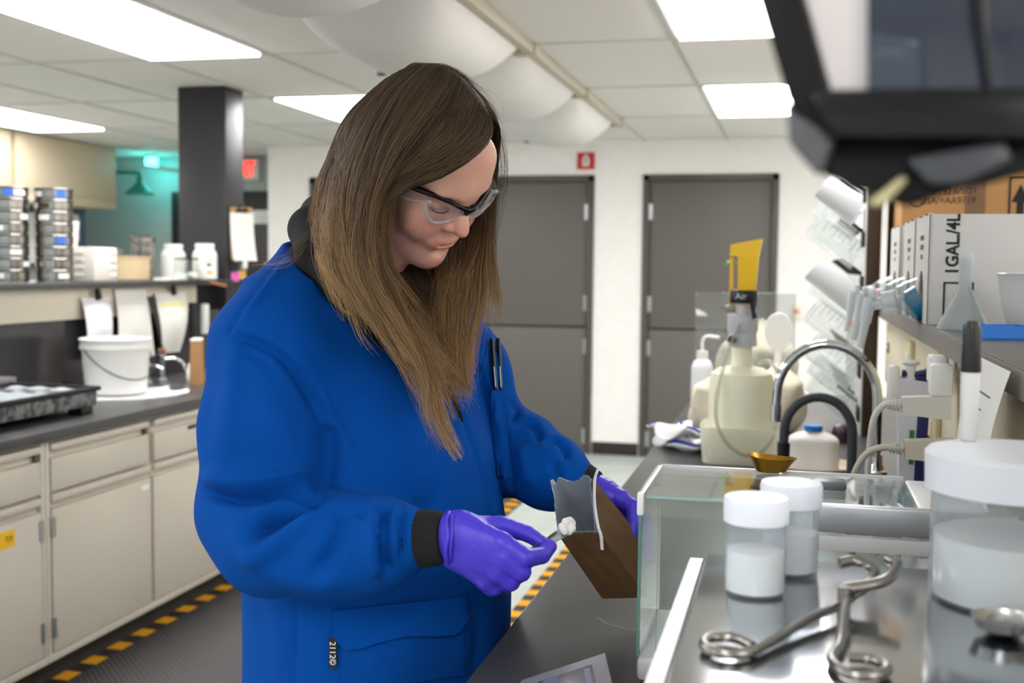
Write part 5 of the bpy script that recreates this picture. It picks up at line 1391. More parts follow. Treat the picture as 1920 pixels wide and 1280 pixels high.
for sx in (-1, 1):
    s.ell((sx * 0.036, 0.066, -0.022), (0.024, 0.024, 0.026), k=0.022)
    s.ell((sx * 0.036, 0.072, -0.036), (0.016, 0.014, 0.018), k=0.018)
s.cone((-0.034, 0.076, 0.040), (0, 0.085, 0.042), 0.015, 0.015, 0.02).cone((0.034, 0.076, 0.040), (0, 0.085, 0.042), 0.015, 0.015, 0.02)
s.ell((0, 0.062, 0.075), (0.052, 0.032, 0.04), k=0.03)
for sx in (-1, 1):
    s.ell((sx * 0.032, 0.101, 0.017), (0.018, 0.016, 0.013), k=0.014, op='s')
    s.ell((sx * 0.031, 0.076, 0.015), (0.0155, 0.0135, 0.0125), k=0.004)
    s.cone((sx * 0.018, 0.0895, 0.008), (sx * 0.044, 0.082, 0.0065), 0.0022, 0.0018, 0.003, 's')
s.cone((0, 0.089, 0.030), (0, 0.108, -0.002), 0.0085, 0.0105, 0.012)
s.ell((0, 0.1150, -0.0125), (0.0112, 0.0120, 0.0105), k=0.011)
for sx in (-1, 1):
    s.ell((sx * 0.0125, 0.101, -0.016), (0.0075, 0.010, 0.0075), k=0.007)
    s.ell((sx * 0.006, 0.108, -0.0235), (0.0032, 0.005, 0.003), k=0.003, op='s')
s.ell((0, 0.090, -0.052), (0.027, 0.014, 0.016), k=0.014)
up = [(-0.029, 0.0830, -0.0405), (-0.014, 0.0965, -0.0485), (-0.004, 0.1010, -0.0478), (0.004, 0.1010, -0.0478), (0.014, 0.0965, -0.0485), (0.029, 0.0830, -0.0405)]
lo_ = [(-0.026, 0.0855, -0.0475), (-0.012, 0.0965, -0.0580), (0, 0.0990, -0.0605), (0.012, 0.0965, -0.0580), (0.026, 0.0855, -0.0475)]
s.chain(up, [0.002, 0.0034, 0.0036, 0.0036, 0.0034, 0.002], 0.006)
s.chain(lo_, [0.002, 0.0042, 0.0046, 0.0042, 0.002], 0.006)
gr = [(-0.034, 0.0800, -0.0365), (-0.026, 0.0890, -0.0440), (-0.012, 0.1010, -0.0535), (0, 0.1050, -0.0548), (0.012, 0.1010, -0.0535), (0.026, 0.0890, -0.0440), (0.034, 0.0800, -0.0365)]
s.chain(gr, [0.0008, 0.0014, 0.0018, 0.0018, 0.0018, 0.0014, 0.0008], 0.0025, 's')
s.cone((0, 0.098, -0.071), (0, 0.098, -0.071), 0.006, 0.006, 0.012, 's')
for sx in (-1, 1):   # smile folds and ears
    s.ell((sx * 0.075, -0.012, 0.0), (0.008, 0.018, 0.031), k=0.006)
    s.ell((sx * 0.081, -0.008, 0.003), (0.006, 0.010, 0.018), k=0.004, op='s')
nl = HI(nb)
s.cone((0, -0.030, -0.030), nl, 0.048, 0.050, 0.03)
s.cone((0, 0.02, -0.075), nl + np.array([0, 0.03, 0]), 0.035, 0.05, 0.03)
pts, quads = s.mesh('head', 1)
q = pts
def blob(c, r): return np.exp(-np.sum(((q - np.array(c)) / np.array(r)) ** 2, 1))
fl = 0.60 * np.maximum.reduce([blob((x, 0.1, z), (0.008, 0.02, 0.0045)) for x in np.linspace(-0.018, 0.018, 9) for z in (-0.0485, -0.0595)])
fl = np.maximum(fl, 0.62 * blob((0, 0.112, -0.012), (0.016, 0.02, 0.014)))
for sx in (-1, 1):
    fl = np.maximum(fl, 0.42 * blob((sx * 0.04, 0.085, -0.018), (0.022, 0.03, 0.022)))
fl = np.maximum(fl, 0.35 * blob((0, 0.09, -0.098), (0.018, 0.02, 0.014)))
body = mesh_obj('body', own(H(pts)), quads, M_skin, person, {'flush': np.clip(fl, 0, 1)})
head_bvh = BVHTree.FromPolygons([tuple(p) for p in H(pts)], [tuple(f) for f in quads.tolist()])
# eyebrows and lashes
M_lash = mat('dark_lash', (50, 36, 28), 0.7)
for sx in (-1, 1):
    b = B(); b.tube([Vector(H((sx * x, y, z))) for x, y, z in ((0.017, 0.0915, 0.0075), (0.025, 0.0925, 0.0050), (0.034, 0.0895, 0.0045), (0.044, 0.083, 0.0065))], [0.0006, 0.0011, 0.0012, 0.0007], 6)
    o = b.build('eyelashes', M_lash, person, 80); o.location = -ground
    b = B(); b.tube([Vector(H((sx * x, y, z))) for x, y, z in ((0.012, 0.0985, 0.0405), (0.022, 0.0985, 0.0440), (0.036, 0.0895, 0.0445), (0.050, 0.077, 0.039))], [0.0018, 0.0026, 0.0022, 0.0008], 6, flat=0.5)
    o = b.build('eyebrow', mat('brown_brow', (112, 82, 62), 0.9), person, 80); o.location = -ground

# ---------------------------------------------------------------- blue coat
az = math.radians(52)
FW = RT * math.sin(az) - AW * math.cos(az)          # where the chest faces
LF = RT * math.cos(az) + AW * math.sin(az)          # towards her left
Sr, Er, Wr = P(510, 655, 1.72), P(478, 960, 1.665), P(770, 1010, 1.575)
Sl, El, Wl = P(800, 612, 2.00), P(900, 812, 2.03), P(1062, 900, 1.88)
def sec(u, v, b, a, d):
    p = P(u, v, b); return (p[2], p[0], p[1], a, d)
rows = [sec(628, 545, 1.86, 0.13, 0.075), sec(640, 600, 1.86, 0.175, 0.115), sec(662, 720, 1.86, 0.205, 0.165), sec(690, 850, 1.865, 0.212, 0.185), sec(705, 980, 1.87, 0.215, 0.190),
        sec(712, 1120, 1.88, 0.225, 0.190), sec(715, 1280, 1.88, 0.23, 0.185), sec(715, 1560, 1.88, 0.24, 0.19)]
lo = np.array([-1.20, 1.25, 0.42]); hi = np.array([-0.05, 2.40, 1.72])
cs = SDF(lo, hi, 0.0055)
cs.stack(rows, LF, FW)
cs.cone(P(585, 505, 1.86), Sr, 0.062, 0.082, 0.07)
cs.cone(P(690, 525, 1.92), Sl, 0.062, 0.080, 0.07)
cs.chain([Sr, P(490, 800, 1.69), Er], [0.081, 0.083, 0.078], 0.035)
cs.chain([Er, P(510, 1010, 1.635), P(630, 1018, 1.60), P(715, 1012, 1.585), Wr], [0.080, 0.076, 0.070, 0.058, 0.042], 0.03)
cs.ell(P(690, 1055, 1.59), (0.055, 0.045, 0.035), k=0.03)
cs.chain([Sl, P(860, 700, 2.02), El], [0.084, 0.086, 0.080], 0.04)
cs.chain([El, P(975, 850, 1.975), P(1035, 885, 1.91), Wl], [0.078, 0.068, 0.060, 0.046], 0.03)
cs.ell(P(1000, 815, 1.95), (0.035, 0.035, 0.028), k=0.02).ell(P(1050, 858, 1.90), (0.030, 0.030, 0.022), k=0.018)
# neck hole, open front
cs.chain([P(640, 440, 1.84), P(650, 520, 1.80)], [0.085, 0.075], 0.02, 's')
cs.chain([P(690, 540, 1.78), P(785, 630, 1.765), P(850, 740, 1.745), P(885, 820, 1.735), P(915, 930, 1.73)], [0.06, 0.052, 0.036, 0.022, 0.008], 0.010, 's')
pts, quads = cs.mesh('coat', 2)
nrm = normals(pts, quads)
u, v, dep = to_px(pts)
view = _cc - pts; view /= np.linalg.norm(view, axis=1, keepdims=True)
facing = np.clip(np.einsum('ij,ij->i', nrm, view) * 2.0, 0, 1)
def polydist(pl):
    d = np.full(len(u), 1e9); t_ = np.zeros(len(u)); n = len(pl) - 1
    for i in range(n):
        ax, ay = pl[i]; bx_, by_ = pl[i + 1]
        L = (bx_ - ax) ** 2 + (by_ - ay) ** 2
        t = np.clip(((u - ax) * (bx_ - ax) + (v - ay) * (by_ - ay)) / L, 0, 1)
        dd = np.hypot(u - ax - t * (bx_ - ax), v - ay - t * (by_ - ay))
        m = dd < d
        d[m] = dd[m]; t_[m] = (i + t[m]) / n
    return d, t_
disp = np.zeros(len(u))
def fold(pl, amp, w, near=None, taper=True):
    """cloth fold along a line on the visible side: negative presses in, positive raises"""
    global disp
    pl = [tuple(p) for p in catmull([(a, b) for a, b in pl], 5)]
    d, t = polydist(pl)
    g = np.exp(-(d / w) ** 2) * facing
    if taper: g *= np.clip(np.sin(np.pi * np.clip(t, 0.02, 0.98)) * 1.8, 0, 1)
    if near == 'near': g *= (dep < 1.74)
    if near == 'body': g *= (dep > 1.66)
    if near == 'far': g *= (u > 950)
    disp += 1.55 * amp * g
# near sleeve
fold([(372, 915), (430, 932), (520, 925), (590, 920), (612, 905)], -0.020, 12, 'near')
fold([(380, 890), (440, 905), (520, 898), (590, 885)], 0.010, 20, 'near')
fold([(600, 935), (560, 960), (510, 985), (470, 1010)], -0.018, 11, 'near')
fold([(600, 945), (560, 985), (500, 1030), (450, 1050)], 0.010, 18, 'near')
fold([(560, 925), (510, 955), (470, 968)], 0.008, 12, 'near')
fold([(640, 940), (640, 990), (615, 1050), (570, 1090)], -0.009, 16, 'near')
fold([(690, 935), (705, 985), (700, 1040), (715, 1085)], 0.012, 14, 'near')
fold([(722, 945), (715, 1000), (720, 1050), (735, 1075)], -0.012, 9, 'near')
fold([(742, 945), (738, 990), (742, 1040)], 0.006, 8, 'near')
fold([(755, 950), (752, 1000), (756, 1055)], -0.007, 5, 'near')
fold([(660, 950), (690, 965), (730, 958)], -0.006, 9, 'near')
fold([(400, 640), (392, 740), (385, 850)], -0.004, 16, 'near')
fold([(440, 640), (436, 740), (430, 860)], 0.005, 18, 'near')
fold([(470, 700), (520, 800), (600, 880)], 0.006, 40, 'near')
fold([(440, 960), (470, 1040), (560, 1085), (680, 1085)], 0.006, 22, 'near')
# shoulder seam, yoke
fold([(552, 455), (500, 520), (455, 575), (425, 620)], -0.0035, 4, None, False)
fold([(545, 470), (495, 540), (450, 600)], 0.004, 8)
fold([(432, 625), (470, 640), (530, 668), (580, 730), (612, 800)], -0.010, 11)
fold([(440, 650), (480, 668), (520, 700)], -0.005, 8)
fold([(612, 790), (618, 850), (608, 920)], -0.010, 16)
# body drag lines
fold([(700, 640), (760, 760), (840, 900), (900, 1010)], 0.005, 45, 'body')
fold([(640, 700), (680, 820), (760, 930), (830, 960)], -0.006, 40, 'body')
fold([(560, 1110), (556, 1200), (552, 1280)], -0.003, 4, 'body', False)
fold([(900, 690), (925, 800), (950, 960), (958, 1100)], -0.006, 5, None, False)
fold([(912, 690), (935, 800), (958, 960)], 0.005, 6)
fold([(925, 650), (945, 800), (968, 960)], -0.004, 5)
fold([(868, 780), (905, 890), (935, 1000), (945, 1100)], -0.005, 5, None, False)
fold([(800, 930), (790, 990), (795, 1060)], -0.006, 16, 'body')
fold([(500, 1080), (520, 1160), (530, 1280)], 0.005, 22, 'body')
fold([(880, 1100), (905, 1180), (890, 1280)], -0.006, 16, 'body')
fold([(600, 1240), (700, 1230), (800, 1225)], 0.003, 30, 'body')
# far sleeve
fold([(955, 745), (970, 765), (950, 790)], -0.008, 7, 'far')
fold([(958, 800), (985, 790), (1005, 800), (1010, 830)], -0.009, 7, 'far')
fold([(1020, 835), (1040, 820), (1062, 840), (1060, 862)], -0.009, 7, 'far')
fold([(975, 830), (985, 870), (1000, 915)], 0.006, 14, 'far')
fold([(1035, 860), (1045, 890), (1050, 930)], -0.006, 8, 'far')
# soft random cloth relief
ph = np.array([[9, 5, 7, 0.3], [14, -8, 6, 1.7], [-7, 13, 11, 4.0], [22, 15, -9, 2.2], [17, -21, 18, 5.1]])
for i, p_ in enumerate(ph):
    disp += (0.0016 / (1 + 0.4 * i)) * np.sin(pts @ p_[:3] * 1.6 + p_[3])
pts = pts + nrm * disp[:, None]
pts = relax(pts, quads, 1)
coat = mesh_obj('lab_coat', own(pts), quads, M_coat, person)
coat_bvh = BVHTree.FromPolygons([tuple(p) for p in pts], [tuple(f) for f in quads.tolist()])
def on_coat(u_, v_, off=0.003):
    d = (cam_pt(u_, v_, 1.0) - CAM).normalized()
    h = coat_bvh.ray_cast(CAM, d)
    if h[0] is None: return None
    n = h[1] if h[1].dot(d) < 0 else -h[1]
    return h[0] + n * off
def patch(outline_fn, nu, nv, off, thick, name, m):
    """cloth piece laid on the coat: fn(s, t) -> (u, v)"""
    g = []
    for i in range(nu + 1):
        row = []
        for j in range(nv + 1):
            p = on_coat(*outline_fn(i / nu, j / nv), off(i / nu, j / nv) if callable(off) else off)
            row.append(p)
        g.append(row)
    b = B()
    b.sheet(lambda s_, t_: g[int(round(s_ * nu))][int(round(t_ * nv))] - ground, nu, nv, thick)
    return b.build(name, m, person, 70)
def flap(s_, t_):
    u0 = 627 + (868 - 627) * s_
    top = 1143 - (1143 - 1118) * s_
    bot = 1216 - (1216 - 1180) * s_ + 4 * math.sin(s_ * 9)
    bot -= max(0, 0.08 - s_) / 0.08 * 26 + max(0, s_ - 0.92) / 0.08 * 22
    return u0, top + (bot - top) * t_
patch(flap, 30, 8, lambda s_, t_: 0.0035 + 0.006 * t_ ** 2, 0.002, 'pocket_flap', M_coat)
def pocket(s_, t_):
    u0 = 640 + (866 - 640) * s_
    return u0, 1200 - 30 * s_ + 95 * t_
patch(pocket, 24, 8, 0.0025, 0.0015, 'pocket', M_coat)
def chest_pocket(s_, t_): return 918 + 30 * s_ + 12 * t_, 694 + 200 * t_
patch(chest_pocket, 4, 12, 0.0025, 0.0015, 'chest_pocket', M_coat)
def tagfn(s_, t_): return 619 + 14 * s_, 1192 + 58 * t_
patch(tagfn, 3, 8, 0.006, 0.0012, 'coat_tag', M_black)
pa, pb = on_coat(626, 1200, 0.0075), on_coat(626, 1243, 0.0075)
pc = on_coat(633, 1221, 0.0075)
ex = (pb - pa).normalized(); n_ = ex.cross((pc - pa).normalized()).normalized()
if n_.dot(CAM - pa) < 0: n_ = -n_
ey = n_.cross(ex)
o = text('tag_number', '2112©', 0.0125, M_whitem, person, (0, 0, 0), (0, 0, 0), sx=1.0)
o.matrix_local = Matrix(((ex.x, ey.x, n_.x, 0), (ex.y, ey.y, n_.y, 0), (ex.z, ey.z, n_.z, 0), (0, 0, 0, 1)))
o.location = (pa + pb) / 2 + n_ * 0.0006 - ground

# collar, shirt, cuffs
ss = SDF(lo, hi, 0.006)
ss.stack([(z, x, y, a - 0.030, d - 0.030) for (z, x, y, a, d) in rows if z > 0.9], LF, FW)
ss.cone(P(645, 500, 1.83), P(660, 580, 1.83), 0.055, 0.07, 0.05)
p_, q_ = ss.mesh('shirt', 1)
mesh_obj('shirt', own(p_), q_, M_shirt, person)
ks = SDF(lo, hi, 0.004)
ring = [P(868, 790, 1.775), P(840, 720, 1.77), P(782, 640, 1.765), P(705, 575, 1.738), P(645, 530, 1.738), P(598, 480, 1.775), P(583, 430, 1.85), P(604, 405, 1.91), P(660, 415, 1.96), P(735, 465, 1.95), P(800, 540, 1.91), P(870, 640, 1.86)]
ks.chain(ring, [0.003, 0.007, 0.016, 0.028, 0.034, 0.036, 0.035, 0.035, 0.033, 0.03, 0.024, 0.010], 0.012)
p_, q_ = ks.mesh('collar', 1)
mesh_obj('collar', own(p_), q_, M_knit, person)
def cuff(a, b, r0, r1, nm):
    bb = B()
    a, b = Vector(a), Vector(b)
    d = (b - a); L = d.length
    M = Matrix.Translation(a - ground) @ d.to_track_quat('Z', 'Y').to_matrix().to_4x4()
    n, m = 72, 10
    def fn(s_, t_):
        th = 2 * PI * s_
        r = r0 + (r1 - r0) * t_ + 0.0007 * math.cos(36 * th) + 0.003 * math.sin(PI * t_)
        return M @ Vector((r * math.cos(th), r * math.sin(th), L * t_))
    bb.sheet(fn, n, m, 0, True)
    bb.lathe([(r0 * 0.99, 0.0), (0.0, 0.001)], 40, M, cap0=False).lathe([(r1 * 0.99, L), (0, L - 0.001)], 40, M, cap0=False)
    return bb.build(nm, M_knit, person, 80)
cuff(P(758, 1010, 1.578), P(838, 1008, 1.553), 0.0385, 0.0335, 'cuff')
cuff(P(1050, 893, 1.890), P(1112, 922, 1.868), 0.041, 0.034, 'cuff')

# ---------------------------------------------------------------- gloved hands
def hand(name, palm, fingers, rim, lo, hi, extra=None):
    s = SDF(lo, hi, 0.0017)
    for (a, b, ra, rb, sq) in palm:
        s.cone(a, b, ra, rb, 0.012, 'u', sq)
    base = s.d.copy()
    for pts_, rad in fingers:
        f = SDF(lo, hi, 0.0017)
        f.chain(pts_, rad, 0.0015)
        dd = f.d
        k = 0.0045
        hh = np.maximum(k - np.abs(s.d - dd), 0) / k
        s.d = np.minimum(s.d, dd) - hh * hh * k * 0.25
    for (a, b, r) in (extra or []):
        s.cone(a, b, r, r, 0.003, 's')
    p_, q_ = s.mesh(name, 1)
    n_ = normals(p_, q_)
    w = 0.00012 * np.sin(p_ @ np.array([310, 140, 520.])) * np.sin(p_ @ np.array([-120, 330, 180.])) + 0.00012 * np.sin(p_ @ np.array([700, -300, 200.]))
    p_ = p_ + n_ * w[:, None]
    return mesh_obj(name, own(p_), q_, M_glove, person)
bk = 1.548
def R1(u, v, b): return P(u, v, b)
W0 = R1(836, 1008, 1.553)
K1, K2, K3, K4 = R1(940, 1018, 1.530), R1(946, 1046, 1.527), R1(934, 1070, 1.535), R1(912, 1086, 1.548)
vn = tuple(np.array(_f))
palm = [(W0, R1(868, 1008, 1.552), 0.031, 0.033, (vn, 0.75)), (R1(860, 1000, 1.552), K1, 0.031, 0.0155, (vn, 0.8)), (R1(868, 1012, 1.552), K2, 0.032, 0.016, (vn, 0.8)), (R1(872, 1024, 1.552), K3, 0.031, 0.0155, (vn, 0.8)),
        (R1(868, 1036, 1.556), K4, 0.028, 0.0145, (vn, 0.8)), (R1(862, 1000, 1.560), R1(905, 990, 1.572), 0.026, 0.0165, None), (R1(900, 1030, 1.55), R1(920, 1050, 1.55), 0.03, 0.026, (vn, 0.7))]
fing = [([R1(895, 988, 1.570), R1(940, 985, 1.578), R1(988, 1000, 1.580), R1(1024, 1022, 1.572)], [0.0155, 0.0135, 0.0115, 0.0092]),
        ([K1, R1(985, 1046, 1.522), R1(1016, 1041, 1.545), R1(1031, 1024, 1.562)], [0.0150, 0.0132, 0.0115, 0.0098]),
        ([K2, R1(978, 1072, 1.525), R1(972, 1078, 1.560), R1(945, 1066, 1.580)], [0.0150, 0.0128, 0.0112, 0.0095]),
        ([K3, R1(958, 1091, 1.536), R1(950, 1096, 1.570), R1(928, 1082, 1.588)], [0.0145, 0.0122, 0.0108, 0.0092]),
        ([K4, R1(928, 1101, 1.552), R1(920, 1104, 1.580), R1(902, 1092, 1.592)], [0.0132, 0.0110, 0.0098, 0.0085])]
c0 = R1(940, 1035, 1.56)
hand('glove', palm, fing, None, c0 - np.array([0.13, 0.10, 0.09]), c0 + np.array([0.12, 0.10, 0.09]))
# left hand behind the bag
W1 = P(1104, 918, 1.872)
J1, J2, J3, J4 = P(1162, 934, 1.845), P(1172, 950, 1.868), P(1170, 968, 1.888), P(1160, 985, 1.900)
palm = [(W1, P(1128, 930, 1.868), 0.030, 0.030, None), (P(1124, 926, 1.866), J1, 0.026, 0.0155, None), (P(1126, 934, 1.87), J2, 0.027, 0.016, None), (P(1128, 942, 1.876), J3, 0.027, 0.0155, None), (P(1128, 948, 1.88), J4, 0.026, 0.0145, None)]
fing = [([J1, P(1187, 950, 1.828), P(1189, 982, 1.812), P(1183, 1004, 1.803)], [0.0145, 0.0122, 0.0108, 0.0092]),
        ([J2, P(1207, 972, 1.850), P(1216, 1008, 1.838), P(1214, 1038, 1.828)], [0.0150, 0.0128, 0.0112, 0.0095]),
        ([J3, P(1208, 990, 1.878), P(1220, 1022, 1.865), P(1221, 1046, 1.855)], [0.0145, 0.0122, 0.0108, 0.0092]),
        ([J4, P(1194, 1008, 1.898), P(1206, 1034, 1.888), P(1208, 1056, 1.880)], [0.0130, 0.0110, 0.0098, 0.0085]),
        ([P(1120, 945, 1.862), P(1128, 975, 1.868), P(1140, 1000, 1.872), P(1150, 1020, 1.873)], [0.0165, 0.0140, 0.0118, 0.0095])]
c1 = P(1160, 975, 1.86)
hand('glove', palm, fing, None, c1 - np.array([0.12, 0.11, 0.12]), c1 + np.array([0.11, 0.11, 0.11]))
rim = []
M_ = Matrix.Translation(Vector(P(840, 1008, 1.552))) @ (Vector(P(868, 1008, 1.552)) - Vector(P(840, 1008, 1.552))).to_track_quat('Z', 'Y').to_matrix().to_4x4()
b = B()
b.tube([(M_ @ Vector((0.0345 * math.cos(a), 0.0345 * math.sin(a) , 0.0015 * math.sin(5 * a)))) - ground for a in [2 * PI * i / 48 for i in range(49)]], 0.0032, 8, caps=False)
b.tube([(M_ @ Vector((0.0338 * math.cos(a), 0.0338 * math.sin(a) , 0.006 + 0.001 * math.sin(3 * a)))) - ground for a in [2 * PI * i / 48 for i in range(49)]], 0.0025, 8, caps=False)
b.build('glove_rim', M_glove, person, 80)

# ---------------------------------------------------------------- trousers and shoes (below the frame)
ts = SDF((-1.10, 1.45, 0.0), (-0.25, 2.25, 0.75), 0.008)
hip = np.array(P(715, 1280, 1.88)); hip[2] = 0.62
for sg in (-1, 1):
    hj = hip + LF * 0.09 * sg
    kn = hj * 1.0; kn[2] = 0.45
    an = hip + LF * 0.11 * sg - FW * 0.03; an[2] = 0.07
    ts.chain([hj, kn, an], [0.10, 0.085, 0.06], 0.03)
p_, q_ = ts.mesh('trousers', 1)
mesh_obj('trousers', own(p_), q_, M_trouser, person)
for sg in (-1, 1):
    an = hip + LF * 0.11 * sg - FW * 0.03
    a = np.array([an[0], an[1], 0.035]) - FW * 0.05
    e = np.array([an[0], an[1], 0.030]) + FW * 0.15
    f = SDF(np.minimum(a, e) - 0.08, np.maximum(a, e) + np.array([0.08, 0.08, 0.1]), 0.005)
    f.chain([a, (a + e) / 2 + LF * 0.01 * sg, e], [0.035, 0.040, 0.030], 0.02).cone(a + UP * 0.02, a + FW * 0.05 + UP * 0.05, 0.035, 0.035, 0.02)
    p_, q_ = f.mesh('shoe', 1)
    p_[:, 2] = np.maximum(p_[:, 2], 0.0101 - 0.0)
    mesh_obj('shoe', own(p_), q_, M_shoe, person)
# ================================================================ hair
def hair_mat():
    m = bpy.data.materials.new('brown_blonde_hair'); m.use_nodes = True
    nt = m.node_tree; N, L = nt.nodes, nt.links
    bs = N['Principled BSDF']
    a = N.new('ShaderNodeAttribute'); a.attribute_name = 'along'
    r = N.new('ShaderNodeAttribute'); r.attribute_name = 'tone'
    cr = N.new('ShaderNodeValToRGB')
    el = cr.color_ramp.elements
    el[0].position = 0.0; el[0].color = (*lin((64, 49, 36)), 1)
    el[1].position = 1.0; el[1].color = (*lin((172, 138, 96)), 1)
    e = el.new(0.35); e.color = (*lin((88, 68, 49)), 1)
    e = el.new(0.65); e.color = (*lin((136, 106, 73)), 1)
    L.new(a.outputs['Fac'], cr.inputs[0])
    mx = N.new('ShaderNodeMix'); mx.data_type = 'RGBA'; mx.blend_type = 'MULTIPLY'; mx.inputs['Factor'].default_value = 1.0
    mr = N.new('ShaderNodeMapRange'); mr.inputs['To Min'].default_value = 0.45; mr.inputs['To Max'].default_value = 1.55
    L.new(r.outputs['Fac'], mr.inputs['Value'])
    L.new(cr.outputs[0], mx.inputs['A']); L.new(mr.outputs[0], mx.inputs['B'])
    L.new(mx.outputs['Result'], bs.inputs['Base Color'])
    bs.inputs['Roughness'].default_value = 0.5
    bs.inputs['Specular IOR Level'].default_value = 0.28
    return m
M_hair = hair_mat()
M_scalp = mat('hair_mass', (62, 48, 36), 0.7, var=0.3, scale=25, stretch=(30, 30, 2), bump=0.5, bscale=60)

# mass under the strands
s = SDF((-0.13, -0.16, -0.14), (0.13, 0.14, 0.18), 0.0035)
s.ell((0, -0.010, 0.046), (0.080, 0.102, 0.091), k=0)
s.ell((0, -0.055, -0.03), (0.080, 0.070, 0.085), k=0.03)
s.ell((0, 0.095, -0.03), (0.075, 0.080, 0.098), k=0.01, op='s')
p_, q_ = s.mesh('cap', 1)
mesh_obj('hair_mass', own(H(p_)), q_, M_scalp, person)
cap_bvh = BVHTree.FromPolygons([tuple(p) for p in H(p_)], [tuple(f) for f in q_.tolist()])

def hit_depth(bvh, u, v):
    d = cam_pt(u, v, 1.0) - CAM
    L = d.length
    h = bvh.ray_cast(CAM, d.normalized())
    return None if h[0] is None else (h[0] - CAM).dot(_f)
def settle(g, clear=0.02, coatclear=0.012, n=26):
    """resample a guide and keep it outside head and coat on the viewer's side"""
    c = np.array(catmull(g, 10))
    for i in range(len(c)):
        h = hit_depth(head_bvh, c[i, 0], c[i, 1])
        if h is not None: c[i, 2] = min(c[i, 2], h - clear * (1.0 if i > 4 else 0.75))
        if clear > 0:
            h = hit_depth(cap_bvh, c[i, 0], c[i, 1])
            if h is not None: c[i, 2] = min(c[i, 2], h - 0.010)
        h = hit_depth(coat_bvh, c[i, 0], c[i, 1])
        if h is not None: c[i, 2] = min(c[i, 2], h - coatclear)
    k = np.array([0.25, 0.5, 0.25])
    for it in range(8):
        c[1:-1, 2] = k[0] * c[:-2, 2] + k[1] * c[1:-1, 2] + k[2] * c[2:, 2]
    w = np.array([P(*q) for q in c])
    seg_ = np.r_[0, np.cumsum(np.linalg.norm(np.diff(w, axis=0), axis=1))]
    t = np.linspace(0, seg_[-1], n)
    return np.stack([np.interp(t, seg_, w[:, i]) for i in range(3)], 1)

NEAR = [
    [(705, 165, 1.74), (650, 225, 1.74), (615, 310, 1.74), (592, 390, 1.74), (600, 460, 1.72), (625, 530, 1.70), (640, 585, 1.68)],
    [(730, 145, 1.70), (668, 215, 1.68), (630, 310, 1.67), (612, 400, 1.66), (622, 480, 1.65), (660, 560, 1.64), (690, 625, 1.63)],
    [(765, 128, 1.66), (700, 195, 1.62), (655, 300, 1.60), (638, 410, 1.60), (650, 510, 1.60), (695, 590, 1.60), (740, 660, 1.60)],
    [(800, 122, 1.64), (740, 185, 1.59), (685, 290, 1.58), (662, 410, 1.58), (675, 520, 1.59), (730, 610, 1.60), (790, 720, 1.60)],
    [(828, 126, 1.63), (785, 185, 1.58), (720, 290, 1.57), (685, 400, 1.57), (692, 510, 1.58), (745, 610, 1.59), (800, 720, 1.60), (812, 790, 1.60), (850, 860, 1.60)],
    [(855, 142, 1.63), (825, 200, 1.58), (760, 290, 1.57), (708, 370, 1.57), (702, 470, 1.58), (742, 570, 1.59), (800, 680, 1.60), (832, 770, 1.61)],
    [(880, 170, 1.63), (858, 225, 1.58), (805, 285, 1.57), (735, 345, 1.58), (700, 420, 1.59), (712, 520, 1.61), (770, 630, 1.63), (848, 780, 1.64)],
    [(903, 200, 1.63), (890, 242, 1.59), (845, 292, 1.58), (765, 338, 1.58), (715, 395, 1.59), (706, 480, 1.61), (735, 560, 1.63), (800, 660, 1.65), (860, 770, 1.66)],
    [(920, 222, 1.63), (922, 252, 1.60), (893, 290, 1.59), (822, 328, 1.585), (748, 352, 1.59), (724, 405, 1.60), (730, 485, 1.62), (762, 555, 1.65), (820, 640, 1.67), (882, 730, 1.67)],
]
FAR = [
    [(905, 205, 1.64), (935, 238, 1.67), (932, 300, 1.74), (922, 400, 1.77), (925, 500, 1.76), (935, 580, 1.74), (925, 650, 1.73)],
    [(885, 170, 1.67), (925, 215, 1.73), (930, 300, 1.80), (912, 400, 1.80), (905, 500, 1.78), (905, 580, 1.75), (885, 690, 1.70)],
    [(860, 145, 1.70), (905, 190, 1.78), (915, 300, 1.84), (895, 420, 1.82), (880, 510, 1.78), (872, 600, 1.73), (868, 740, 1.68)],
    [(830, 130, 1.72), (870, 180, 1.84), (880, 300, 1.87), (865, 420, 1.83), (855, 520, 1.77), (845, 610, 1.72), (850, 760, 1.67)],
    [(790, 125, 1.74), (815, 190, 1.88), (815, 320, 1.90), (810, 440, 1.83), (815, 520, 1.77), (825, 620, 1.70), (850, 700, 1.66)],
]
UNDER = [
    [(712, 430, 1.74), (725, 500, 1.735), (760, 560, 1.72), (815, 650, 1.70), (868, 760, 1.68)],
    [(735, 470, 1.77), (765, 530, 1.76), (800, 580, 1.73), (845, 660, 1.70), (880, 760, 1.68)],
    [(775, 480, 1.79), (805, 540, 1.77), (835, 590, 1.74), (865, 660, 1.71), (882, 740, 1.68)],
    [(815, 470, 1.82), (835, 530, 1.79), (858, 590, 1.75), (878, 660, 1.71), (872, 720, 1.69)],
]
TOP = [
    [(925, 228, 1.66), (915, 215, 1.635), (905, 235, 1.61), (885, 265, 1.60), (850, 295, 1.59)],
    [(908, 195, 1.68), (892, 182, 1.645), (872, 205, 1.61), (842, 250, 1.59), (800, 295, 1.58)],
    [(880, 160, 1.71), (862, 146, 1.665), (838, 170, 1.62), (800, 225, 1.59), (755, 290, 1.58)],
    [(845, 135, 1.74), (824, 122, 1.69), (795, 145, 1.64), (745, 200, 1.61), (700, 280, 1.59)],
    [(800, 124, 1.76), (775, 120, 1.71), (740, 148, 1.67), (690, 210, 1.64), (650, 290, 1.62)],
]
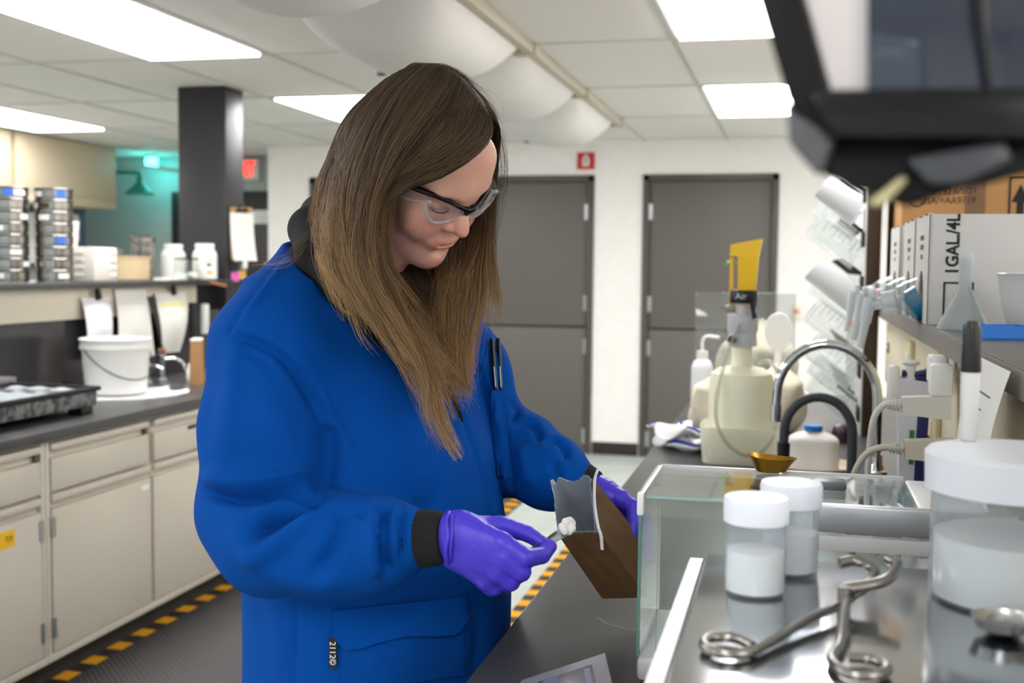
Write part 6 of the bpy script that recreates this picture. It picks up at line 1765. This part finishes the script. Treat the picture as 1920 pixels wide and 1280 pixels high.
BACK = [
    [(705, 165, 1.74), (650, 225, 1.76), (615, 310, 1.78), (592, 390, 1.80), (590, 470, 1.80), (600, 540, 1.78)],
    [(715, 165, 1.80), (665, 230, 1.86), (632, 310, 1.90), (612, 390, 1.93), (610, 470, 1.93), (625, 540, 1.93)],
    [(750, 160, 1.84), (720, 240, 1.93), (690, 330, 1.96), (670, 410, 1.98), (670, 480, 1.97), (690, 550, 1.96)],
    [(790, 130, 1.76), (790, 220, 1.92), (770, 320, 1.94), (760, 420, 1.92), (760, 500, 1.90), (770, 570, 1.88)],
]
V, Fc, AL, TN = [], [], [], []
vcount = 0
def strands(G, count, jit, rad, tipj=(0.78, 1.0), wave=0.004, clump=0.55, lay=0.014, tone=0.0, out=None, reach=1.0):
    global vcount
    n = G[0].shape[0]
    Ga = np.stack(G)                      # guides x points x 3
    ng = len(G)
    ncl = max(4, count // 34)
    cl_t = rng.uniform(0, ng - 1.001, ncl)
    cl_tone = rng.uniform(0, 1, ncl)
    cl_len = rng.uniform(tipj[0], tipj[1], ncl)
    cl_wv = rng.uniform(0.4, 1.9, ncl)
    cl_lay = rng.uniform(-lay, lay, ncl)
    cl_ph = rng.uniform(0, 6.28, (ncl, 3))
    s = np.linspace(0, 1, n)[:, None]
    def at(t):
        i = int(t); f = t - i
        p0, p1 = Ga[max(i - 1, 0)], Ga[i]; p2, p3 = Ga[min(i + 1, ng - 1)], Ga[min(i + 2, ng - 1)]
        return 0.5 * (2 * p1 + (p2 - p0) * f + (2 * p0 - 5 * p1 + 4 * p2 - p3) * f * f + (3 * p1 - p0 - 3 * p2 + p3) * f ** 3)
    toward = -np.array(_f) if out is None else out
    for k in range(count):
        c = rng.integers(ncl)
        t = np.clip(cl_t[c] + rng.normal() * 0.30, 0, ng - 1.001)
        P0 = at(t); Pc = at(cl_t[c])
        g = clump * s ** 1.3
        X = P0 * (1 - g) + Pc * g
        X = X + toward * (cl_lay[c] * (0.35 + 0.65 * s) + rng.normal() * jit * (0.5 + 0.5 * s))
        ph = cl_ph[c] + rng.normal(size=3) * 0.35
        fr = np.array([7.0, 9.0, 6.0])
        X = X + wave * cl_wv[c] * s * np.sin(fr * s * 1.4 + ph) + rng.normal(size=3) * jit * 0.7 * s
        L = np.clip(cl_len[c] + 0.05 - abs(rng.normal()) * 0.11, 0.3, 1.0)
        tt = np.linspace(0, min(L, 1.0) * (n - 1), n)
        i0 = np.minimum(tt.astype(int), n - 2); ff = (tt - i0)[:, None]
        X = X[i0] * (1 - ff) + X[i0 + 1] * ff
        T = np.gradient(X, axis=0); T /= np.maximum(np.linalg.norm(T, axis=1, keepdims=True), 1e-9)
        A = np.cross(T, toward); A /= np.maximum(np.linalg.norm(A, axis=1, keepdims=True), 1e-9)
        Bv = np.cross(T, A)
        r = rad * rng.uniform(0.7, 1.3) * (1 - 0.72 * np.linspace(0, 1, n) ** 2)[:, None]
        ring = np.stack([X + A * r, X - A * r * 0.5 + Bv * r * 0.8, X - A * r * 0.5 - Bv * r * 0.8], 1)     # n x 3 x 3
        V.append(ring.reshape(-1, 3))
        base = vcount + 3 * np.arange(n - 1)[:, None]
        for j in range(3):
            j2 = (j + 1) % 3
            Fc.append(np.concatenate([base + j, base + j2, base + 3 + j2, base + 3 + j], 1))
        vcount += 3 * n
        AL.append(np.repeat(np.linspace(0, 1, n) * min(L, 1.0) * reach, 3))
        TN.append(np.full(3 * n, np.clip(0.68 * cl_tone[c] + 0.32 * rng.uniform() + tone, 0, 1)))
gN = [settle(g, 0.024) for g in NEAR]
gF = [np.array(settle(g, -9, -9)) for g in FAR]
gU = [settle(g, -9, 0.012) for g in UNDER]
gB = [settle(g, -9, -9) for g in BACK]
gT = [settle(g, 0.026, 0.012) for g in TOP]
strands(gN, 4600, 0.0026, 0.00072, (0.60, 1.0), 0.010, 0.66, 0.015)
strands(gF, 1500, 0.0050, 0.00050, (0.72, 1.0), 0.008, 0.6, 0.016, 0.05)
strands(gU, 900, 0.0050, 0.00050, (0.70, 1.0), 0.007, 0.6, 0.016, -0.02)
strands(gT, 900, 0.0022, 0.00065, (0.6, 1.0), 0.003, 0.4, 0.004, -0.05, reach=0.3)
strands(gB, 900, 0.0060, 0.00070, (0.8, 1.0), out=np.array(_f))
strands([gN[4], gN[4] + np.array(RT) * 0.012], 130, 0.0022, 0.0006, (0.96, 1.0), 0.004, 0.85, 0.006, 0.1)
# loose flyaway hairs
strands(gN, 420, 0.012, 0.00022, (0.6, 1.0), 0.016, 0.15, 0.014, 0.1)
strands(gF, 130, 0.016, 0.00022, (0.7, 1.0), 0.022, 0.1, 0.02, 0.1)
strands(gU, 60, 0.014, 0.00022, (0.7, 1.0), 0.02, 0.1, 0.02, 0.1)
halo = [np.array(settle(g, -9, -9)) for g in (
    [(800, 126, 1.70), (836, 126, 1.71), (880, 156, 1.72), (913, 206, 1.73), (929, 255, 1.74), (922, 330, 1.77)],
    [(830, 128, 1.68), (866, 140, 1.69), (906, 188, 1.70), (932, 242, 1.71), (928, 300, 1.73), (936, 420, 1.75)],
    [(780, 124, 1.66), (720, 138, 1.66), (655, 205, 1.68), (610, 300, 1.70), (585, 390, 1.71), (560, 460, 1.71)])]
strands([halo[0], halo[1]], 90, 0.013, 0.00020, (0.4, 1.0), 0.014, 0.0, 0.02, 0.2)
fly = [np.array(settle([(600, 400, 1.76), (575, 440, 1.74), (530, 470, 1.72), (490, 485, 1.72), (455, 470, 1.72)], -9, 0.006)), np.array(settle([(598, 420, 1.76), (572, 470, 1.74), (545, 490, 1.72), (505, 500, 1.72), (470, 492, 1.72)], -9, 0.006))]
strands(fly, 40, 0.004, 0.00025, (0.5, 1.0), 0.008, 0.2, 0.004, 0.1)
hair = mesh_obj('hair', own(np.concatenate(V)), np.concatenate(Fc), M_hair, person, {'along': np.concatenate(AL), 'tone': np.concatenate(TN)})
tag(hair, 'long straight light brown hair', kind='stuff')
def under(G, depth, name):
    b = B(); ng = len(G); n = G[0].shape[0]
    g = [[Vector(G[i][j] + np.array(_f) * depth) - ground for j in range(0, int(n * 0.72), 1)] for i in range(ng)]
    m = len(g[0]) - 1
    b.sheet(lambda s_, t_: g[int(round(s_ * (ng - 1)))][int(round(t_ * m))], ng - 1, m, 0.002)
    return b.build(name, M_scalp, person, 80)
under(gN, 0.010, 'hair_underlayer')

# ================================================================ safety glasses
M_clear = pane('clear_polycarbonate', (248, 250, 252), 1.5, 0.0, 0.03)
M_rimc = pane('clear_lens_rim', (242, 245, 248), 1.6, 0.05, 0.30)
M_frameb = mat('black_frame_plastic', (7, 7, 8), 0.3, spec=0.25)
gl = thing('safety_glasses', 'clear safety glasses with black brow bar worn by the woman', 'safety glasses', Vector(HO))
def G_(p): return Vector(H(p)) - Vector(HO)
brow = [(-0.074, 0.050, 0.030), (-0.068, 0.064, 0.033), (-0.052, 0.083, 0.036), (-0.032, 0.098, 0.034), (-0.014, 0.108, 0.028), (0, 0.111, 0.024), (0.014, 0.108, 0.028), (0.032, 0.098, 0.034), (0.052, 0.083, 0.036), (0.068, 0.064, 0.033), (0.074, 0.050, 0.030)]
bc = catmull(brow, 6)
rr = [0.0062 - 0.0028 * math.sin(PI * i / (len(bc) - 1)) ** 0.5 + (0.002 if abs(i - len(bc) / 2) < 4 else 0) for i in range(len(bc))]
B().tube([G_(p) for p in bc], rr, 10).build('brow_bar', M_frameb, gl, 80)
for sx in (-1, 1):
    def lens(s_, t_):
        x = 0.008 + 0.056 * s_
        y = 0.1105 - 0.0025 * (x / 0.02) ** 1.3 - 0.006 * max(0, x - 0.05) / 0.014 * 1.2
        top = 0.0335 - 0.010 * max(0, 0.02 - x) / 0.02
        h = 0.040 * (1 - abs(2 * s_ - 0.9) ** 3.2 * 0.62)
        return G_((sx * x, y - 0.012 * t_ ** 2 * 0.6, top - h * t_))
    B().sheet(lens, 16, 10, 0.0018).build('lens', M_clear, gl, 60)
    edge = [lens(i / 16, 1.0) for i in range(17)]
    loop = [lens(0, t / 6) for t in range(7)] + edge[1:-1] + [lens(1, 1 - t / 6) for t in range(7)]
    B().tube(loop, 0.0029, 8).build('lens_rim', M_rimc, gl, 80)
    def shield(s_, t_):
        a = Vector(lens(1, t_ * 0.95)); e = G_((sx * 0.078, 0.022, 0.030 - 0.036 * t_))
        m_ = a.lerp(e, s_) + (G_((sx * 0.006, 0.004, 0)) - G_((0, 0, 0))) * math.sin(PI * s_)
        return m_
    B().sheet(shield, 8, 6, 0.0014).build('side_shield', M_clear, gl, 60)
    B().tube([shield(i / 8, 1.0) for i in range(9)], 0.0014, 6).build('shield_edge', M_rimc, gl, 80)
    B().tube([G_(p) for p in catmull([(sx * 0.073, 0.052, 0.031), (sx * 0.080, 0.02, 0.030), (sx * 0.082, -0.01, 0.026), (sx * 0.078, -0.035, 0.008)], 5)], [0.0042] * 8 + [0.0032] * 8, 8, flat=0.7).build('temple', M_frameb, gl, 80)
    B().tube([G_((sx * 0.074, 0.051, 0.031)), G_((sx * 0.0765, 0.044, 0.031))], 0.0045, 8).build('hinge', mat('blue_grey_hinge', (120, 140, 170), 0.4), gl)
B().tube([G_((-0.009, 0.1075, 0.018)), G_((0, 0.1105, 0.016)), G_((0.009, 0.1075, 0.018))], 0.003, 8).build('nose_bridge', M_frameb, gl, 80)

# ================================================================ paper bag, spatula, pens
M_kraftd = mat('dark_kraft_paper', (98, 70, 40), 0.75, var=0.12, scale=14, bump=0.8, bscale=22)
M_foil = mat('grey_foil_lining', (176, 182, 194), 0.38, 0.55, var=0.08, scale=12, bump=0.9, bscale=24)
m1, m2, m3, m4 = [Vector(P(*q)) for q in ((1047, 1001, 1.735), (1121, 998, 1.70), (1110, 896, 1.765), (1042, 912, 1.80))]
b1, b2, b3, b4 = [Vector(P(*q)) for q in ((1130, 1121, 1.790), (1213, 1119, 1.755), (1204, 1012, 1.815), (1124, 1020, 1.85))]
cen = (m1 + m2 + m3 + m4 + b1 + b2 + b3 + b4) / 8
bag = thing('kraft_bag', 'brown kraft bag with grey foil lining held open by the gloved hand', 'bag', cen)
def wall(pa, pb, pc, pd, name, m, crinkle=0.0012, thick=0.0012, jag=0.0, n=14, ext=0.0, push=0.0):
    """quad wall: pa-pb along the mouth, pd-pc along the bottom"""
    nrm_ = (pb - pa).cross(pd - pa).normalized()
    if nrm_.dot((pa + pb + pc + pd) / 4 - cen) < 0: nrm_ = -nrm_
    sd = rng.uniform(0, 6, 4)
    def fn(s_, t_):
        p = pa.lerp(pb, s_).lerp(pd.lerp(pc, s_), t_)
        if t_ < 0.01:
            out = (pa - pd).normalized()
            p = p + out * (ext(s_) if callable(ext) else ext) + out * jag * (1 if int(s_ * n) % 2 else -1)
        e = math.sin(PI * s_) * math.sin(PI * min(1, t_ * 1.0 + 0.15))
        p = p + nrm_ * (push + crinkle * e * (math.sin(7 * t_ + sd[0] + 3 * s_) + 0.7 * math.sin(13 * s_ + sd[1] - 6 * t_) + 0.5 * math.sin(19 * t_ + sd[2])))
        return p - cen
    B().sheet(fn, n * 2, 18, thick).build(name, m, bag, 60)
wall(m1, m2, b2, b1, 'gusset_panel', M_kraftd, 0.0016, jag=0.0006)
wall(m2, m3, b3, b2, 'front_panel', M_kraftd, 0.0010, jag=0.0006)
wall(m3, m4, b4, b3, 'gusset_panel', M_kraftd, 0.0014, jag=0.0006)
wall(m4, m1, b1, b4, 'back_panel', M_kraftd, 0.0010, jag=0.0006)
wall(b1, b2, b3, b4, 'bag_bottom', M_kraftd, 0.0008, n=8)
def tooth(s_): return 0.016 * max(0, 1 - abs(s_ - 0.30) / 0.26) + 0.010 * max(0, 1 - abs(s_ - 0.9) / 0.2)
wall(m3, m4, b4, b3, 'foil_liner', M_foil, 0.0012, jag=0.0005, ext=lambda s_: 0.004 + 0.016 * max(0, 1 - abs(s_ - 0.72) / 0.22) + 0.008 * max(0, 1 - abs(s_ - 0.1) / 0.25), push=-0.0042)
wall(m4, m1, b1, b4, 'foil_liner', M_foil, 0.0012, jag=0.0005, ext=lambda s_: 0.006 + 0.014 * max(0, 1 - abs(s_ - 0.1) / 0.3) + 0.006 * math.sin(3 * s_), push=-0.0042)
wall(m1, m2, b2, b1, 'foil_liner', M_foil, 0.0004, jag=0.0, ext=0.0, push=-0.0042)
wall(m2, m3, b3, b2, 'foil_liner', M_foil, 0.0004, jag=0.0, ext=0.001, push=-0.0042)
fp = [Vector(P(*q)) - cen for q in ((1122, 877, 1.742), (1115, 900, 1.735), (1115, 945, 1.716), (1121, 985, 1.697), (1127, 1005, 1.690), (1129, 1030, 1.694))]
B().tube(catmull(fp, 6), 0.0027, 8, flat=0.5).build('tin_tie', mat('white_tin_tie', (220, 218, 228), 0.5), bag, 80)
sp = thing('spatula', 'steel spatula with white powder held over the bag', 'spatula', Vector(P(1040, 1008, 1.60)))
so = sp.location
pl = [Vector(P(*q)) - so for q in ((950, 1058, 1.555), (1012, 1024, 1.562), (1048, 1002, 1.600), (1074, 984, 1.640))]
dv = (pl[3] - pl[1]).normalized(); sd_ = dv.cross(_f).normalized(); sd_ = (sd_ * 0.85 + Vector((0, 0.5, 0))).normalized(); sd_ = (sd_ - dv * sd_.dot(dv)).normalized()
nn = dv.cross(sd_)
if nn.dot(_f) > 0: nn = -nn
def blade(s_, t_):
    k = s_ * 3; i = min(int(k), 2)
    p = pl[i].lerp(pl[i + 1], k - i)
    w = 0.0042 + 0.0055 * max(0, (s_ - 0.35) / 0.65)
    if s_ > 0.95: w *= 0.8
    x = (t_ - 0.5) * 2
    return p + sd_ * w * x + nn * (0.0022 * x * x)
B().sheet(blade, 18, 6, 0.0008).build('blade', M_steel, sp, 60)
pw = SDF(np.array(P(1060, 990, 1.63)) - 0.04, np.array(P(1060, 990, 1.63)) + 0.04, 0.0016)
for k in range(26):
    c = np.array(pl[2].lerp(pl[3], rng.uniform(0.15, 0.99)) + so + sd_ * rng.uniform(-0.007, 0.007) + nn * 0.0025) + np.array([0, 0, rng.uniform(0.0, 0.007)])
    pw.ell(c, np.full(3, rng.uniform(0.0026, 0.0052)), k=0.005)
p_, q_ = pw.mesh('powder', 0)
mesh_obj('powder_heap', p_ - np.array(so), q_, M_powder, sp)
for k, (uu, lab) in enumerate(((922, 'black pen clipped in the chest pocket of the coat'), (934, 'second black pen with chrome clip in the chest pocket'))):
    top, bot = on_coat(uu - 8, 640, 0.010), on_coat(uu + 4, 730, 0.006)
    if top is None or bot is None: continue
    t = thing('pen', lab, 'pen', bot, group='pens in the chest pocket')
    B().tube([Vector((0, 0, 0)), (top - bot) * 0.6, top - bot], [0.0036, 0.0042, 0.004], 10).build('pen_barrel', M_black, t)
    cl_ = (CAM - bot).normalized() * 0.006
    B().tube([(top - bot) * 0.45 + cl_, (top - bot) * 0.05 + cl_], 0.0014, 6).build('pen_clip', M_chrome, t)
